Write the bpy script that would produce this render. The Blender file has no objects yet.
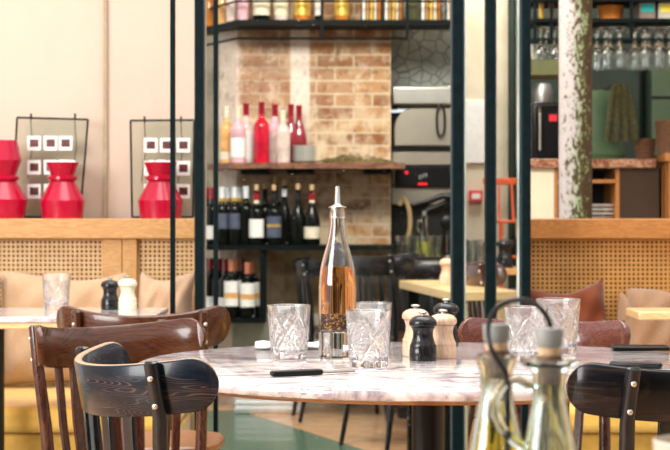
import bpy, bmesh, math, random
from mathutils import Vector, Matrix
random.seed(7)
R = math.radians
PI = math.pi
F = 1861.0      # focal length in pixels of a 670 px wide frame (100 mm lens)
CZ = 1.045      # camera height
HY = 212.0      # horizon row
sc = bpy.context.scene
col = sc.collection

def X(px, Y): return (px - 335.0) * Y / F
def Z(py, Y): return CZ - (py - HY) * Y / F

# ------------------------------------------------------------------ materials
MATS = {}
def newmat(name):
    m = bpy.data.materials.new(name); m.use_nodes = True
    nt = m.node_tree; nt.nodes.clear()
    out = nt.nodes.new('ShaderNodeOutputMaterial')
    return m, nt, out
def N(nt, t, **kw):
    n = nt.nodes.new(t)
    for k, v in kw.items():
        if hasattr(n, k): setattr(n, k, v)
        else: n.inputs[k.replace('_', ' ')].default_value = v
    return n
def c4(c): return (c[0], c[1], c[2], 1)
def math_(nt, op, a, b=None, clamp=False):
    n = nt.nodes.new('ShaderNodeMath'); n.operation = op; n.use_clamp = clamp
    for i, v in enumerate((a, b)):
        if v is None: continue
        if isinstance(v, (int, float)): n.inputs[i].default_value = v
        else: nt.links.new(v, n.inputs[i])
    return n.outputs[0]
def ramp(nt, fac, stops):
    r = nt.nodes.new('ShaderNodeValToRGB')
    el = r.color_ramp.elements
    el[0].position, el[0].color = stops[0][0], c4(stops[0][1])
    el[1].position, el[1].color = stops[-1][0], c4(stops[-1][1])
    for p, c in stops[1:-1]:
        e = el.new(p); e.color = c4(c)
    nt.links.new(fac, r.inputs[0]); return r.outputs[0]
def mixc(nt, fac, a, b):
    n = nt.nodes.new('ShaderNodeMix'); n.data_type = 'RGBA'
    for i, v in ((0, fac), (6, a), (7, b)):
        if isinstance(v, (int, float)): n.inputs[i].default_value = v
        elif isinstance(v, tuple): n.inputs[i].default_value = c4(v)
        else: nt.links.new(v, n.inputs[i])
    return n.outputs[2]
def coords(nt, scale=(1, 1, 1), rot=(0, 0, 0), kind='Object'):
    tc = nt.nodes.new('ShaderNodeTexCoord'); mp = nt.nodes.new('ShaderNodeMapping')
    mp.inputs['Scale'].default_value = scale; mp.inputs['Rotation'].default_value = rot
    nt.links.new(tc.outputs[kind], mp.inputs[0]); return mp.outputs[0]
def noise(nt, vec, scale=5, detail=4, rough=.55, dist=0):
    n = N(nt, 'ShaderNodeTexNoise'); n.inputs['Scale'].default_value = scale
    n.inputs['Detail'].default_value = detail; n.inputs['Roughness'].default_value = rough
    n.inputs['Distortion'].default_value = dist
    nt.links.new(vec, n.inputs['Vector']); return n.outputs['Fac']
def principled(nt, out, color=None, rough=.5, metal=0, spec=.5, coat=0, bump=None, bstr=.3, bdist=.002, trans=0, ior=1.45, sheen=0):
    b = nt.nodes.new('ShaderNodeBsdfPrincipled')
    if isinstance(color, tuple): b.inputs['Base Color'].default_value = c4(color)
    elif color is not None: nt.links.new(color, b.inputs['Base Color'])
    if isinstance(rough, (int, float)): b.inputs['Roughness'].default_value = rough
    else: nt.links.new(rough, b.inputs['Roughness'])
    b.inputs['Metallic'].default_value = metal
    b.inputs['Specular IOR Level'].default_value = spec
    b.inputs['Coat Weight'].default_value = coat
    b.inputs['Transmission Weight'].default_value = trans
    b.inputs['IOR'].default_value = ior
    b.inputs['Sheen Weight'].default_value = sheen
    if bump is not None:
        bn = nt.nodes.new('ShaderNodeBump'); bn.inputs['Strength'].default_value = bstr; bn.inputs['Distance'].default_value = bdist
        nt.links.new(bump, bn.inputs['Height']); nt.links.new(bn.outputs[0], b.inputs['Normal'])
    nt.links.new(b.outputs[0], out.inputs[0]); return b

def plain(name, color, rough=.5, metal=0, var=.12, scale=20, spec=.5, coat=0, bstr=.1):
    m, nt, out = newmat(name)
    v = coords(nt); n = noise(nt, v, scale)
    c = ramp(nt, n, [(.3, tuple(x * (1 - var) for x in color)), (.7, tuple(min(1, x * (1 + var)) for x in color))])
    principled(nt, out, c, rough, metal, spec, coat, n, bstr)
    MATS[name] = m; return m
def wood(name, dark, light, rough=.35, sc_=(1, 1, 1), coat=.2, lines=(.45, .62), spec=.5, scale=6, dist=1.2, contrast=1):
    m, nt, out = newmat(name)
    v = coords(nt, sc_)
    n1 = noise(nt, v, scale, 5, .6, dist)
    w = math_(nt, 'SINE', math_(nt, 'MULTIPLY', n1, 60.0))
    w = math_(nt, 'MULTIPLY', math_(nt, 'ADD', w, 1.0), .5)
    n2 = noise(nt, v, scale * 9, 3, .6)
    f = math_(nt, 'MULTIPLY', math_(nt, 'ADD', math_(nt, 'MULTIPLY', w, .6), math_(nt, 'MULTIPLY', n2, .6)), contrast)
    c = ramp(nt, f, [(lines[0], dark), (lines[1], light)])
    principled(nt, out, c, rough, 0, spec, coat, f, .15, .001)
    MATS[name] = m; return m
def figured(name, base1, base2, line, rough=.25, coat=.2, spec=.4, sc_=(1, 1, 5), scale=2.0, freq=13, sharp=5, amount=.8, mscale=4):
    """smooth flowing growth-ring lines on stained wood"""
    m, nt, out = newmat(name)
    v = coords(nt, sc_); n1 = noise(nt, v, scale, 1.5, .45, .25)
    sn = math_(nt, 'ABSOLUTE', math_(nt, 'SINE', math_(nt, 'MULTIPLY', n1, PI * freq)))
    ln = math_(nt, 'POWER', math_(nt, 'SUBTRACT', 1.0, sn), sharp)
    pres = ramp(nt, noise(nt, coords(nt, (2, 2, 10)), mscale, 3), [(.42, (0, 0, 0)), (.62, (1, 1, 1))])
    fine = noise(nt, coords(nt, (8, 8, 60)), 6, 2)
    b0 = ramp(nt, fine, [(.3, base1), (.7, base2)])
    c = mixc(nt, math_(nt, 'MULTIPLY', math_(nt, 'MULTIPLY', ln, pres), amount, True), b0, line)
    principled(nt, out, c, rough, 0, spec, coat, fine, .08, .001)
    MATS[name] = m; return m
def fabric(name, color, rough=.9, fine=260, var=.18):
    m, nt, out = newmat(name)
    v = coords(nt); n = noise(nt, v, fine, 2, .7); n2 = noise(nt, v, 7, 3)
    f = math_(nt, 'ADD', math_(nt, 'MULTIPLY', n, .7), math_(nt, 'MULTIPLY', n2, .3))
    c = ramp(nt, f, [(.3, tuple(x * (1 - var) for x in color)), (.7, tuple(min(1, x * (1 + var)) for x in color))])
    principled(nt, out, c, rough, 0, .2, 0, f, .5, .002, sheen=.2)
    MATS[name] = m; return m
def glass(name, color=(1, 1, 1), rough=0, ior=1.45, trans=1):
    m, nt, out = newmat(name)
    v = coords(nt)
    n = noise(nt, v, 30, 2)
    c = ramp(nt, n, [(.2, tuple(min(1, x * .985) for x in color)), (.8, color)])
    principled(nt, out, c, rough, 0, .5, 0, None, trans=trans, ior=ior)
    MATS[name] = m; return m
def pane(name, tint=(1, 1, 1), dust=0.0, refl=1.0):
    """sheet glass: clear with a Fresnel sheen and a few dust specks"""
    m, nt, out = newmat(name)
    tr = nt.nodes.new('ShaderNodeBsdfTransparent'); tr.inputs[0].default_value = c4(tint)
    gl = nt.nodes.new('ShaderNodeBsdfGlossy'); gl.inputs['Roughness'].default_value = .02
    fr = nt.nodes.new('ShaderNodeFresnel'); fr.inputs[0].default_value = 1.45
    mx = nt.nodes.new('ShaderNodeMixShader')
    nt.links.new(math_(nt, 'MULTIPLY', fr.outputs[0], refl, True), mx.inputs[0]); nt.links.new(tr.outputs[0], mx.inputs[1]); nt.links.new(gl.outputs[0], mx.inputs[2])
    if dust > 0:
        v = coords(nt); n = noise(nt, v, 90, 2, .6)
        msk = math_(nt, 'MULTIPLY', math_(nt, 'GREATER_THAN', n, .75), dust)
        df = nt.nodes.new('ShaderNodeBsdfDiffuse'); df.inputs[0].default_value = (.8, .8, .78, 1)
        m2 = nt.nodes.new('ShaderNodeMixShader'); nt.links.new(msk, m2.inputs[0])
        nt.links.new(mx.outputs[0], m2.inputs[1]); nt.links.new(df.outputs[0], m2.inputs[2]); mx = m2
    nt.links.new(mx.outputs[0], out.inputs[0]); MATS[name] = m; return m

# chairs
figured('black_wood', (.003, .007, .014), (.007, .011, .020), (.24, .13, .09), .24, .12, .3, (1, 1, 11), 2.6, 34, 3.4, .65, 3)
figured('black_wood_plain', (.0025, .003, .005), (.007, .006, .008), (.05, .03, .025), .26, .1, .3, (1, 1, 6), 2.2, 20, 2.2, .7)
wood('blue_black_wood', (.002, .004, .007), (.010, .011, .015), .22, (3, 3, 1), .25, (.5, 1.1), scale=4)
figured('brown_wood', (.055, .016, .007), (.10, .032, .013), (.014, .005, .003), .22, .3, .4, (1, 1, 5), 2.2, 34, 2.5, .75, 2)
wood('brown_wood_post', (.035, .010, .006), (.085, .028, .017), .22, (6, 6, .8), .4, (.3, 1.0), scale=4)
wood('crest_edge', (.30, .19, .11), (.5, .34, .2), .4, (4, 4, 4), .2, (.3, .9))
wood('dark_seat', (.03, .012, .006), (.10, .04, .02), .3, (2, 8, 2), .3, (.3, .9))
wood('seat_brown', (.22, .09, .04), (.36, .16, .07), .3, (2, 8, 2), .3, (.3, .9))
wood('maroon_wood', (.09, .02, .012), (.16, .045, .03), .14, (3, 3, 9), .7, (.3, 1.0), scale=3)
wood('oak_light', (.44, .22, .07), (.58, .32, .125), .4, (1.2, 1, 8), .15, (.2, .95), scale=3)
wood('oak_orange', (.36, .14, .035), (.48, .21, .065), .35, (1.2, 1, 8), .2, (.2, .95), scale=3)
wood('table_wood', (.72, .46, .20), (.85, .60, .32), .35, (1, 5, 5), .2, (.2, .95), scale=3)
wood('mill_wood', (.66, .42, .26), (.82, .58, .40), .4, (5, 5, 1), .15, (.2, .95), scale=3)
wood('mill_black', (.004, .004, .005), (.020, .017, .019), .24, (5, 5, 1), .25, (.3, 1.0), scale=4, spec=.35)
wood('shelf_wood', (.10, .035, .018), (.30, .13, .07), .5, (1, 4, 4), 0, (.3, .95), scale=4)
wood('bar_top', (.22, .07, .04), (.55, .33, .2), .3, (2, 3, 3), .3, (.45, .9), scale=3)
wood('basket_brown', (.07, .03, .015), (.28, .13, .06), .7, (10, 10, 40), 0, (.3, .9), scale=3)
plain('bolt_metal', (.65, .62, .58), .3, 1)
plain('steel', (.50, .48, .45), .32, 1, .1, 8)
plain('steel_dark', (.30, .30, .29), .4, 1, .1)
plain('black_steel', (.003, .006, .007), .5, .0, .3, 40, .10)
plain('post_steel', (.003, .009, .011), .45, 0, .3, 30, .10)
plain('post_edge', (.05, .09, .11), .35, .3)
plain('iron_black', (.003, .004, .005), .35, 0, .3, 60)
plain('black_plastic', (.004, .004, .005), .3, spec=.35)
plain('red_ceramic', (.42, .003, .030), .2, 0, .06, 10, .4, .3, .02)
plain('white_paper', (.88, .86, .82), .7)
plain('slide_film', (.10, .022, .02), .4, 0, .5, 50)
plain('white_china', (.82, .82, .80), .2)
plain('cream_china', (.5, .42, .33), .35)
plain('grey_silicone', (.23, .23, .21), .6)
plain('tan_cork', (.55, .36, .20), .8, 0, .3, 300)
plain('dark_cork', (.16, .085, .05), .7, 0, .4, 300)
plain('wine_glass_dark', (.002, .004, .003), .12, 0, .2, 10, .3, .0, 0)
plain('label_cream', (.72, .66, .52), .6, 0, .12, 30)
plain('label_white', (.85, .84, .83), .6, 0, .05, 30)
plain('label_and_sheen_blue', (.07, .085, .14), .6, 0, .3, 30)  # dark label colour; also paints the bluish reflection on white-capped bottles
plain('foil_red', (.33, .008, .025), .3, .2)
plain('foil_copper', (.62, .22, .12), .3, .4)
plain('foil_white', (.75, .78, .84), .3, .1)
plain('foil_black', (.012, .012, .014), .3)
plain('gold_foil', (.75, .48, .10), .3, .6)
plain('brown_amber', (.45, .16, .03), .15, 0, .4, 8)
plain('pink_bottle', (.72, .42, .50), .15, 0, .3, 10)
plain('orange_bottle', (.85, .42, .16), .15, 0, .4, 20)
plain('red_bottle', (.55, .004, .03), .10, 0, .35, 14, .5, .3)
plain('wine_red_bottle', (.28, .008, .03), .10, 0, .3, 14, .6, .6)
plain('clear_bottle', (.68, .55, .52), .12, 0, .3, 20)
plain('orange_metal', (.80, .14, .05), .35)
plain('alarm_red', (.75, .03, .05), .4)
plain('dark_green', (.010, .022, .014), .5, 0, .3, 5)
plain('mid_green', (.075, .14, .065), .55, 0, .2, 5)
plain('cabinet_green', (.06, .10, .055), .45, 0, .15, 4)
plain('olive', (.08, .085, .03), .6)
plain('teal_card', (.01, .30, .28), .6)
plain('yellow_card', (.75, .60, .05), .6)
plain('brown_card', (.18, .13, .10), .7)
plain('grey_card', (.42, .40, .34), .7)
plain('dark_brown_panel', (.040, .018, .006), .6, 0, .2, 6)
plain('cream_panel', (.72, .66, .50), .6, 0, .05, 6)
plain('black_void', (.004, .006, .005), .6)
plain('blade', (.42, .40, .37), .3, 1)
plain('seeds_yellow', (.75, .45, .06), .5)
plain('screen_red', (.8, .01, .02), .4)
plain('cable_tan', (.40, .28, .14), .8)
fabric('cushion_beige', (.46, .30, .18))
fabric('cushion_pink_beige', (.46, .30, .19))
fabric('cushion_rust', (.14, .030, .008), .8)
fabric('cushion_brown', (.16, .075, .04))
fabric('cushion_taupe_pale', (.28, .16, .09))
fabric('yellow_leather', (.72, .44, .10), .5, 30, .1)
fabric('yellow_front', (.52, .30, .06), .6, 12, .25)
fabric('cloth_green', (.10, .10, .045), .9, 60, .5)
fabric('dried_herb', (.20, .15, .06), .9, 60, .6)
fabric('napkin', (.88, .86, .84), .9, 200, .04)
glass('tumbler_glass', (1, 1, 1), .03, 1.45, .935); glass('bottle_glass', (.99, 1, 1)); glass('green_glass', (.86, .98, .93))  # tumblers: a little diffuse white stands in for cut-crystal glare
glass('amber_liquid', (1.0, .46, .12), 0, 1.33); glass('oil', (.90, .78, .12), 0, 1.4); glass('vinegar', (.97, .99, .96), 0, 1.33)
glass('far_glass', (.92, .95, .93), .05)
pane('sheet_glass', (.97, .99, .985), .3, .35); pane('frame_glass', (.93, .97, .94), 0, 2.2)

# emissive small lamps (real lit indicator)
m, nt, out = newmat('indicator_light'); e = nt.nodes.new('ShaderNodeEmission'); e.inputs[0].default_value = (1, .02, .03, 1); e.inputs[1].default_value = 1.3
nt.links.new(e.outputs[0], out.inputs[0]); MATS['indicator_light'] = m

# peppercorn layer
m, nt, out = newmat('peppercorns'); v = coords(nt)
vo = nt.nodes.new('ShaderNodeTexVoronoi'); vo.inputs['Scale'].default_value = 330; nt.links.new(v, vo.inputs['Vector'])
sep = nt.nodes.new('ShaderNodeSeparateColor'); nt.links.new(vo.outputs['Color'], sep.inputs[0])
c = ramp(nt, sep.outputs[0], [(0, (.03, .008, .004)), (.6, (.06, .015, .006)), (.8, (.35, .12, .02)), (1, (.8, .45, .08))])
principled(nt, out, c, .4); MATS['peppercorns'] = m

# marble
m, nt, out = newmat('marble'); v = coords(nt, (1, 1.6, 1))
n1 = noise(nt, v, 9, 6, .62, 1.4); n2 = noise(nt, v, 22, 5, .65, .8); n3 = noise(nt, v, 4, 3)
base = ramp(nt, n1, [(.38, (.28, .23, .25)), (.46, (.52, .44, .44)), (.55, (.70, .65, .64)), (.7, (.74, .70, .68))])
pat = ramp(nt, n2, [(.55, (0, 0, 0)), (.68, (1, 1, 1))])
msk = math_(nt, 'MULTIPLY', pat, ramp(nt, n3, [(.42, (0, 0, 0)), (.58, (1, 1, 1))]))
tint = ramp(nt, noise(nt, v, 5, 2), [(.38, (.28, .12, .20)), (.5, (.50, .20, .22)), (.62, (.16, .17, .24))])
cc = mixc(nt, msk, base, tint)
principled(nt, out, cc, .13, 0, .5, .35); MATS['marble'] = m

# cane webbing: honey strands, holes see through to the board behind
m, nt, out = newmat('cane')
def cane(name, light, dark):
    m, nt, out = newmat(name)
    tc = nt.nodes.new('ShaderNodeTexCoord'); s = nt.nodes.new('ShaderNodeSeparateXYZ'); nt.links.new(tc.outputs['Object'], s.inputs[0])
    p = .0158
    def cell(o): return math_(nt, 'SUBTRACT', math_(nt, 'FRACT', math_(nt, 'DIVIDE', math_(nt, 'ADD', o, 50 * p), p)), .5)
    a, b = cell(s.outputs[0]), cell(s.outputs[2])
    r = math_(nt, 'SQRT', math_(nt, 'ADD', math_(nt, 'MULTIPLY', a, a), math_(nt, 'MULTIPLY', b, b)))
    hole = math_(nt, 'LESS_THAN', r, .27)
    n = noise(nt, tc.outputs['Object'], 14, 3)
    c = ramp(nt, n, [(.3, dark), (.7, light)])
    bs = nt.nodes.new('ShaderNodeBsdfPrincipled'); nt.links.new(c, bs.inputs[0]); bs.inputs['Roughness'].default_value = .45
    bn = nt.nodes.new('ShaderNodeBump'); bn.inputs['Strength'].default_value = .6; bn.inputs['Distance'].default_value = .002
    nt.links.new(r, bn.inputs['Height']); nt.links.new(bn.outputs[0], bs.inputs['Normal'])
    tr = nt.nodes.new('ShaderNodeBsdfTransparent'); mx = nt.nodes.new('ShaderNodeMixShader')
    nt.links.new(hole, mx.inputs[0]); nt.links.new(bs.outputs[0], mx.inputs[1]); nt.links.new(tr.outputs[0], mx.inputs[2])
    nt.links.new(mx.outputs[0], out.inputs[0]); MATS[name] = m
cane('cane_light', (.66, .42, .20), (.56, .33, .14)); cane('cane_dark', (.56, .28, .08), (.46, .21, .055))
plain('cane_backing', (.20, .10, .04), .8); plain('cane_backing_dark', (.08, .035, .01), .8)

# walls / floor
m, nt, out = newmat('plaster_cream'); v = coords(nt, (1, 1, .35)); n = noise(nt, v, 2.2, 5, .6); n2 = noise(nt, coords(nt), 60, 3)
c = ramp(nt, n, [(.35, (.60, .455, .36)), (.6, (.66, .505, .41))])
principled(nt, out, c, .8, 0, .2, 0, n2, .2); MATS['plaster_cream'] = m
m, nt, out = newmat('plaster_far'); v = coords(nt); n = noise(nt, v, 3, 5, .6)
c = ramp(nt, n, [(.35, (.60, .52, .38)), (.6, (.72, .64, .50))]); principled(nt, out, c, .8, 0, .2); MATS['plaster_far'] = m
m, nt, out = newmat('grey_plaster'); v = coords(nt); n = noise(nt, v, 5, 6, .65)
c = ramp(nt, n, [(.3, (.22, .23, .20)), (.5, (.38, .36, .30)), (.7, (.55, .50, .42))]); principled(nt, out, c, .85, 0, .2, 0, n, .5); MATS['grey_plaster'] = m
m, nt, out = newmat('old_plaster'); v = coords(nt); n = noise(nt, v, 4, 7, .7, .5)
c = ramp(nt, n, [(.30, (.10, .075, .035)), (.48, (.26, .19, .10)), (.62, (.42, .34, .2)), (.75, (.6, .5, .38))]); principled(nt, out, c, .85, 0, .2, 0, n, .5); MATS['old_plaster'] = m
m, nt, out = newmat('crazy_stone'); v = coords(nt)
vo = nt.nodes.new('ShaderNodeTexVoronoi'); vo.feature = 'DISTANCE_TO_EDGE'; vo.inputs['Scale'].default_value = 15; nt.links.new(v, vo.inputs['Vector'])
n = noise(nt, v, 6, 4)
c = mixc(nt, ramp(nt, vo.outputs['Distance'], [(.02, (1, 1, 1)), (.07, (0, 0, 0))]), ramp(nt, n, [(.3, (.17, .19, .18)), (.7, (.33, .34, .31))]), (.10, .11, .105))
principled(nt, out, c, .7, 0, .3); MATS['crazy_stone'] = m
m, nt, out = newmat('brick')
tc = nt.nodes.new('ShaderNodeTexCoord'); s = nt.nodes.new('ShaderNodeSeparateXYZ'); nt.links.new(tc.outputs['Object'], s.inputs[0])
cb = nt.nodes.new('ShaderNodeCombineXYZ'); nt.links.new(s.outputs[0], cb.inputs[0]); nt.links.new(s.outputs[2], cb.inputs[1])
nd = noise(nt, tc.outputs['Object'], 14, 4)
br = nt.nodes.new('ShaderNodeTexBrick'); nt.links.new(cb.outputs[0], br.inputs['Vector'])
br.inputs['Scale'].default_value = 1; br.inputs['Brick Width'].default_value = .20; br.inputs['Row Height'].default_value = .070
br.inputs['Mortar Size'].default_value = .007; br.inputs['Mortar Smooth'].default_value = .5; br.inputs['Bias'].default_value = -.1
br.inputs['Color1'].default_value = (.28, .11, .05, 1); br.inputs['Color2'].default_value = (.58, .31, .14, 1); br.inputs['Mortar'].default_value = (.62, .50, .36, 1)
n = noise(nt, tc.outputs['Object'], 5, 5, .65); n5 = noise(nt, tc.outputs['Object'], 26, 4, .7)
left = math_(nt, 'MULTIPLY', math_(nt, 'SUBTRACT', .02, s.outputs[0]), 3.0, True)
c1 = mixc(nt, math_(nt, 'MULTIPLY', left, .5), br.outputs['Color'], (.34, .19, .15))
c1 = mixc(nt, ramp(nt, n5, [(.33, (.85, .85, .85)), (.46, (0, 0, 0))]), c1, (.10, .045, .02))
c1 = mixc(nt, ramp(nt, noise(nt, tc.outputs['Object'], 11, 6, .7), [(.50, (0, 0, 0)), (.64, (.8, .8, .8))]), c1, (.72, .58, .44))
pl = math_(nt, 'MULTIPLY', ramp(nt, n, [(.42, (0, 0, 0)), (.58, (1, 1, 1))]), .9)
zone = math_(nt, 'MAXIMUM', math_(nt, 'DIVIDE', math_(nt, 'SUBTRACT', 1.66, s.outputs[2]), .15, True), .25)
c2 = mixc(nt, math_(nt, 'MULTIPLY', pl, zone), c1, (.76, .62, .44))
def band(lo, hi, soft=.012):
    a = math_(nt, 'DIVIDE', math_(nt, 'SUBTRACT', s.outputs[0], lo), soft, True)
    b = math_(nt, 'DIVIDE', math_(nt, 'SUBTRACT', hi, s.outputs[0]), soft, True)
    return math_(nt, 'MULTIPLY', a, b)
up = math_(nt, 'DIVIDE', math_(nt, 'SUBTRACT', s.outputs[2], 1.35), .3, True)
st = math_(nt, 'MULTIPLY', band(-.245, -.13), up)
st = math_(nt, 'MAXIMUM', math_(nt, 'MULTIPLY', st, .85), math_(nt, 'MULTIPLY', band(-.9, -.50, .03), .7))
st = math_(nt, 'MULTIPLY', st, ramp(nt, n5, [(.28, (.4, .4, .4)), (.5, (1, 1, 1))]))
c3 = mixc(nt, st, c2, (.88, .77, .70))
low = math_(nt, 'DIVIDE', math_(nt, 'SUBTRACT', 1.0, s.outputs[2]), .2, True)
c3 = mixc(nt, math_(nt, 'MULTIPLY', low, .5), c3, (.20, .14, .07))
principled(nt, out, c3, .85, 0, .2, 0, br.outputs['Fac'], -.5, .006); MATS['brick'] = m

m, nt, out = newmat('floor_mix')
tc = nt.nodes.new('ShaderNodeTexCoord'); s = nt.nodes.new('ShaderNodeSeparateXYZ'); nt.links.new(tc.outputs['Object'], s.inputs[0])
n = noise(nt, coords(nt, (1, 3, 1)), 8, 5, .6); n2 = noise(nt, tc.outputs['Object'], 30, 3)
woodc = ramp(nt, n, [(.3, (.50, .22, .08)), (.5, (.66, .38, .20)), (.7, (.74, .50, .33))])
spk = ramp(nt, n2, [(.26, (.08, .05, .03)), (.31, (1, 1, 1))])
mw = nt.nodes.new('ShaderNodeMix'); mw.data_type = 'RGBA'; mw.blend_type = 'MULTIPLY'; mw.inputs[0].default_value = .8
nt.links.new(woodc, mw.inputs[6]); nt.links.new(spk, mw.inputs[7])
greenc = ramp(nt, n, [(.3, (.055, .13, .085)), (.7, (.10, .19, .14))])
# painted strip: left of a diagonal line, in front of the back edge
d1 = math_(nt, 'SUBTRACT', 1.0, math_(nt, 'ADD', math_(nt, 'DIVIDE', math_(nt, 'ADD', s.outputs[0], .5), .63), math_(nt, 'DIVIDE', math_(nt, 'SUBTRACT', s.outputs[1], 8.17), 1.63)))
g1 = math_(nt, 'GREATER_THAN', d1, 0); g2 = math_(nt, 'LESS_THAN', s.outputs[1], 9.8); g3 = math_(nt, 'GREATER_THAN', s.outputs[1], 5.0)
g = math_(nt, 'MULTIPLY', math_(nt, 'MULTIPLY', g1, g2), g3)
cc = mixc(nt, g, mw.outputs[2], greenc)
principled(nt, out, cc, .25, 0, .5, .2); MATS['floor_mix'] = m

plain('front_wall', (.07, .06, .05), .8); plain('side_wall', (.45, .40, .33), .8)
# flaking iron column
m, nt, out = newmat('flaked_paint'); v = coords(nt, (1, 1, .6))
n = noise(nt, v, 60, 7, .75, .3); n2 = noise(nt, v, 9, 4, .6); nx = nt.nodes.new('ShaderNodeSeparateXYZ'); nt.links.new(coords(nt), nx.inputs[0])
sidef = math_(nt, 'ADD', math_(nt, 'MULTIPLY', nx.outputs[0], 6.0), n2, True)
paint = ramp(nt, sidef, [(.25, (.46, .41, .40)), (.42, (.42, .40, .34)), (.56, (.30, .42, .20)), (.8, (.36, .36, .14))])
thr = math_(nt, 'ADD', math_(nt, 'ADD', n, math_(nt, 'MULTIPLY', nx.outputs[0], 1.9)), math_(nt, 'MULTIPLY', math_(nt, 'SUBTRACT', n2, .5), .3))
cc = mixc(nt, ramp(nt, thr, [(.465, (0, 0, 0)), (.51, (1, 1, 1))]), paint, (.075, .045, .02))
principled(nt, out, cc, .6, 0, .3, 0, n, .8, .004); MATS['flaked_paint'] = m

M = MATS

# ------------------------------------------------------------------ mesh building
class MB:
    def __init__(s): s.bm = bmesh.new()
    def box(s, x0, x1, y0, y1, z0, z1, rz=0, o=(0, 0, 0)):
        vs = []
        c, sn = math.cos(rz), math.sin(rz)
        for z in (z0, z1):
            for x, y in ((x0, y0), (x1, y0), (x1, y1), (x0, y1)):
                vs.append(s.bm.verts.new((o[0] + x * c - y * sn, o[1] + x * sn + y * c, o[2] + z)))
        for f in ((0, 3, 2, 1), (4, 5, 6, 7), (0, 1, 5, 4), (1, 2, 6, 5), (2, 3, 7, 6), (3, 0, 4, 7)):
            s.bm.faces.new([vs[i] for i in f])
        return s
    def rings(s, rings, cap=True, closed=False):
        rv = [[s.bm.verts.new(p) for p in r] for r in rings]
        n = len(rv[0]); m = len(rv)
        for i in range(m if closed else m - 1):
            a, b = rv[i], rv[(i + 1) % m]
            for j in range(n):
                k = (j + 1) % n
                s.bm.faces.new((a[j], a[k], b[k], b[j]))
        if cap and not closed:
            s.bm.faces.new(list(reversed(rv[0]))); s.bm.faces.new(rv[-1])
        return s
    def lathe(s, prof, o=(0, 0, 0), seg=32, fn=None, cap=True):
        rings = []
        for r, z in prof:
            r = max(r, 1e-5)
            ring = []
            for k in range(seg):
                a = 2 * PI * k / seg
                rr = r + (fn(a, z, r) if fn else 0)
                ring.append((o[0] + rr * math.cos(a), o[1] + rr * math.sin(a), o[2] + z))
            rings.append(ring)
        return s.rings(rings, cap)
    def tube(s, pts, rad, seg=10, closed=False, flat=None):
        pts = [Vector(p) for p in pts]; n = len(pts)
        rads = rad if isinstance(rad, (list, tuple)) else [rad] * n
        T = []
        for i in range(n):
            if closed: t = pts[(i + 1) % n] - pts[i - 1]
            else: t = pts[min(i + 1, n - 1)] - pts[max(i - 1, 0)]
            T.append(t.normalized())
        up = Vector((0, 0, 1)) if abs(T[0].z) < .9 else Vector((0, 1, 0))
        u = (up - T[0] * up.dot(T[0])).normalized()
        rings = []
        for i in range(n):
            u = (u - T[i] * u.dot(T[i])).normalized(); w = T[i].cross(u)
            ring = []
            for k in range(seg):
                a = 2 * PI * k / seg
                fa, fb = flat or (1, 1)
                ring.append(pts[i] + u * math.cos(a) * rads[i] * fa + w * math.sin(a) * rads[i] * fb)
            rings.append(ring)
        return s.rings(rings, not closed, closed)
    def sphere(s, c, r, sc3=(1, 1, 1), seg=16):
        prof = [(r * math.sin(PI * i / 10), -r * math.cos(PI * i / 10)) for i in range(11)]
        rings = []
        for rr, z in prof:
            rr = max(rr, 1e-5)
            rings.append([(c[0] + rr * math.cos(2 * PI * k / seg) * sc3[0], c[1] + rr * math.sin(2 * PI * k / seg) * sc3[1], c[2] + z * sc3[2]) for k in range(seg)])
        return s.rings(rings)
    def build(s, name, mat, parent=None, smooth=True, bevel=0, seg=2, subsurf=0, angle=40):
        me = bpy.data.meshes.new(name)
        bmesh.ops.recalc_face_normals(s.bm, faces=s.bm.faces)
        s.bm.to_mesh(me); s.bm.free()
        if mat: me.materials.append(M[mat] if isinstance(mat, str) else mat)
        o = bpy.data.objects.new(name, me); col.objects.link(o)
        if parent: o.parent = parent
        if bevel:
            b = o.modifiers.new('bevel', 'BEVEL'); b.width = bevel; b.segments = seg; b.limit_method = 'ANGLE'; b.angle_limit = R(35)
        if subsurf:
            b = o.modifiers.new('sub', 'SUBSURF'); b.levels = b.render_levels = subsurf
        if smooth:
            me.polygons.foreach_set('use_smooth', [True] * len(me.polygons))
            try: me.set_sharp_from_angle(angle=R(angle))
            except Exception: pass
        return o

def tag(o, label=None, cat=None, group=None, kind=None):
    if label: o['label'] = label
    if cat: o['category'] = cat
    if group: o['group'] = group
    if kind: o['kind'] = kind
    return o
def empty(name, loc, rz=0, label=None, cat=None, group=None):
    o = bpy.data.objects.new(name, None); col.objects.link(o); o.empty_display_size = .1
    o.location = loc; o.rotation_euler = (0, 0, rz); tag(o, label, cat, group); return o
def struct(o): o['kind'] = 'structure'; return o
def copy_tree(o, parent=None):
    c = o.copy(); col.objects.link(c); c.parent = parent
    for ch in [k for k in bpy.data.objects if k.parent == o]: copy_tree(ch, c)
    return c
def place(proto, used, loc, rz=0, label=None, group=None, scale=None):
    o = proto if not used.get(proto.name) else copy_tree(proto)
    used[proto.name] = True
    if o is proto: pass
    o.location = loc; o.rotation_euler = (0, 0, rz)
    if scale: o.scale = scale
    if label: o['label'] = label
    if group: o['group'] = group
    return o
used = {}
def fin(used_root): pass

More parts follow.
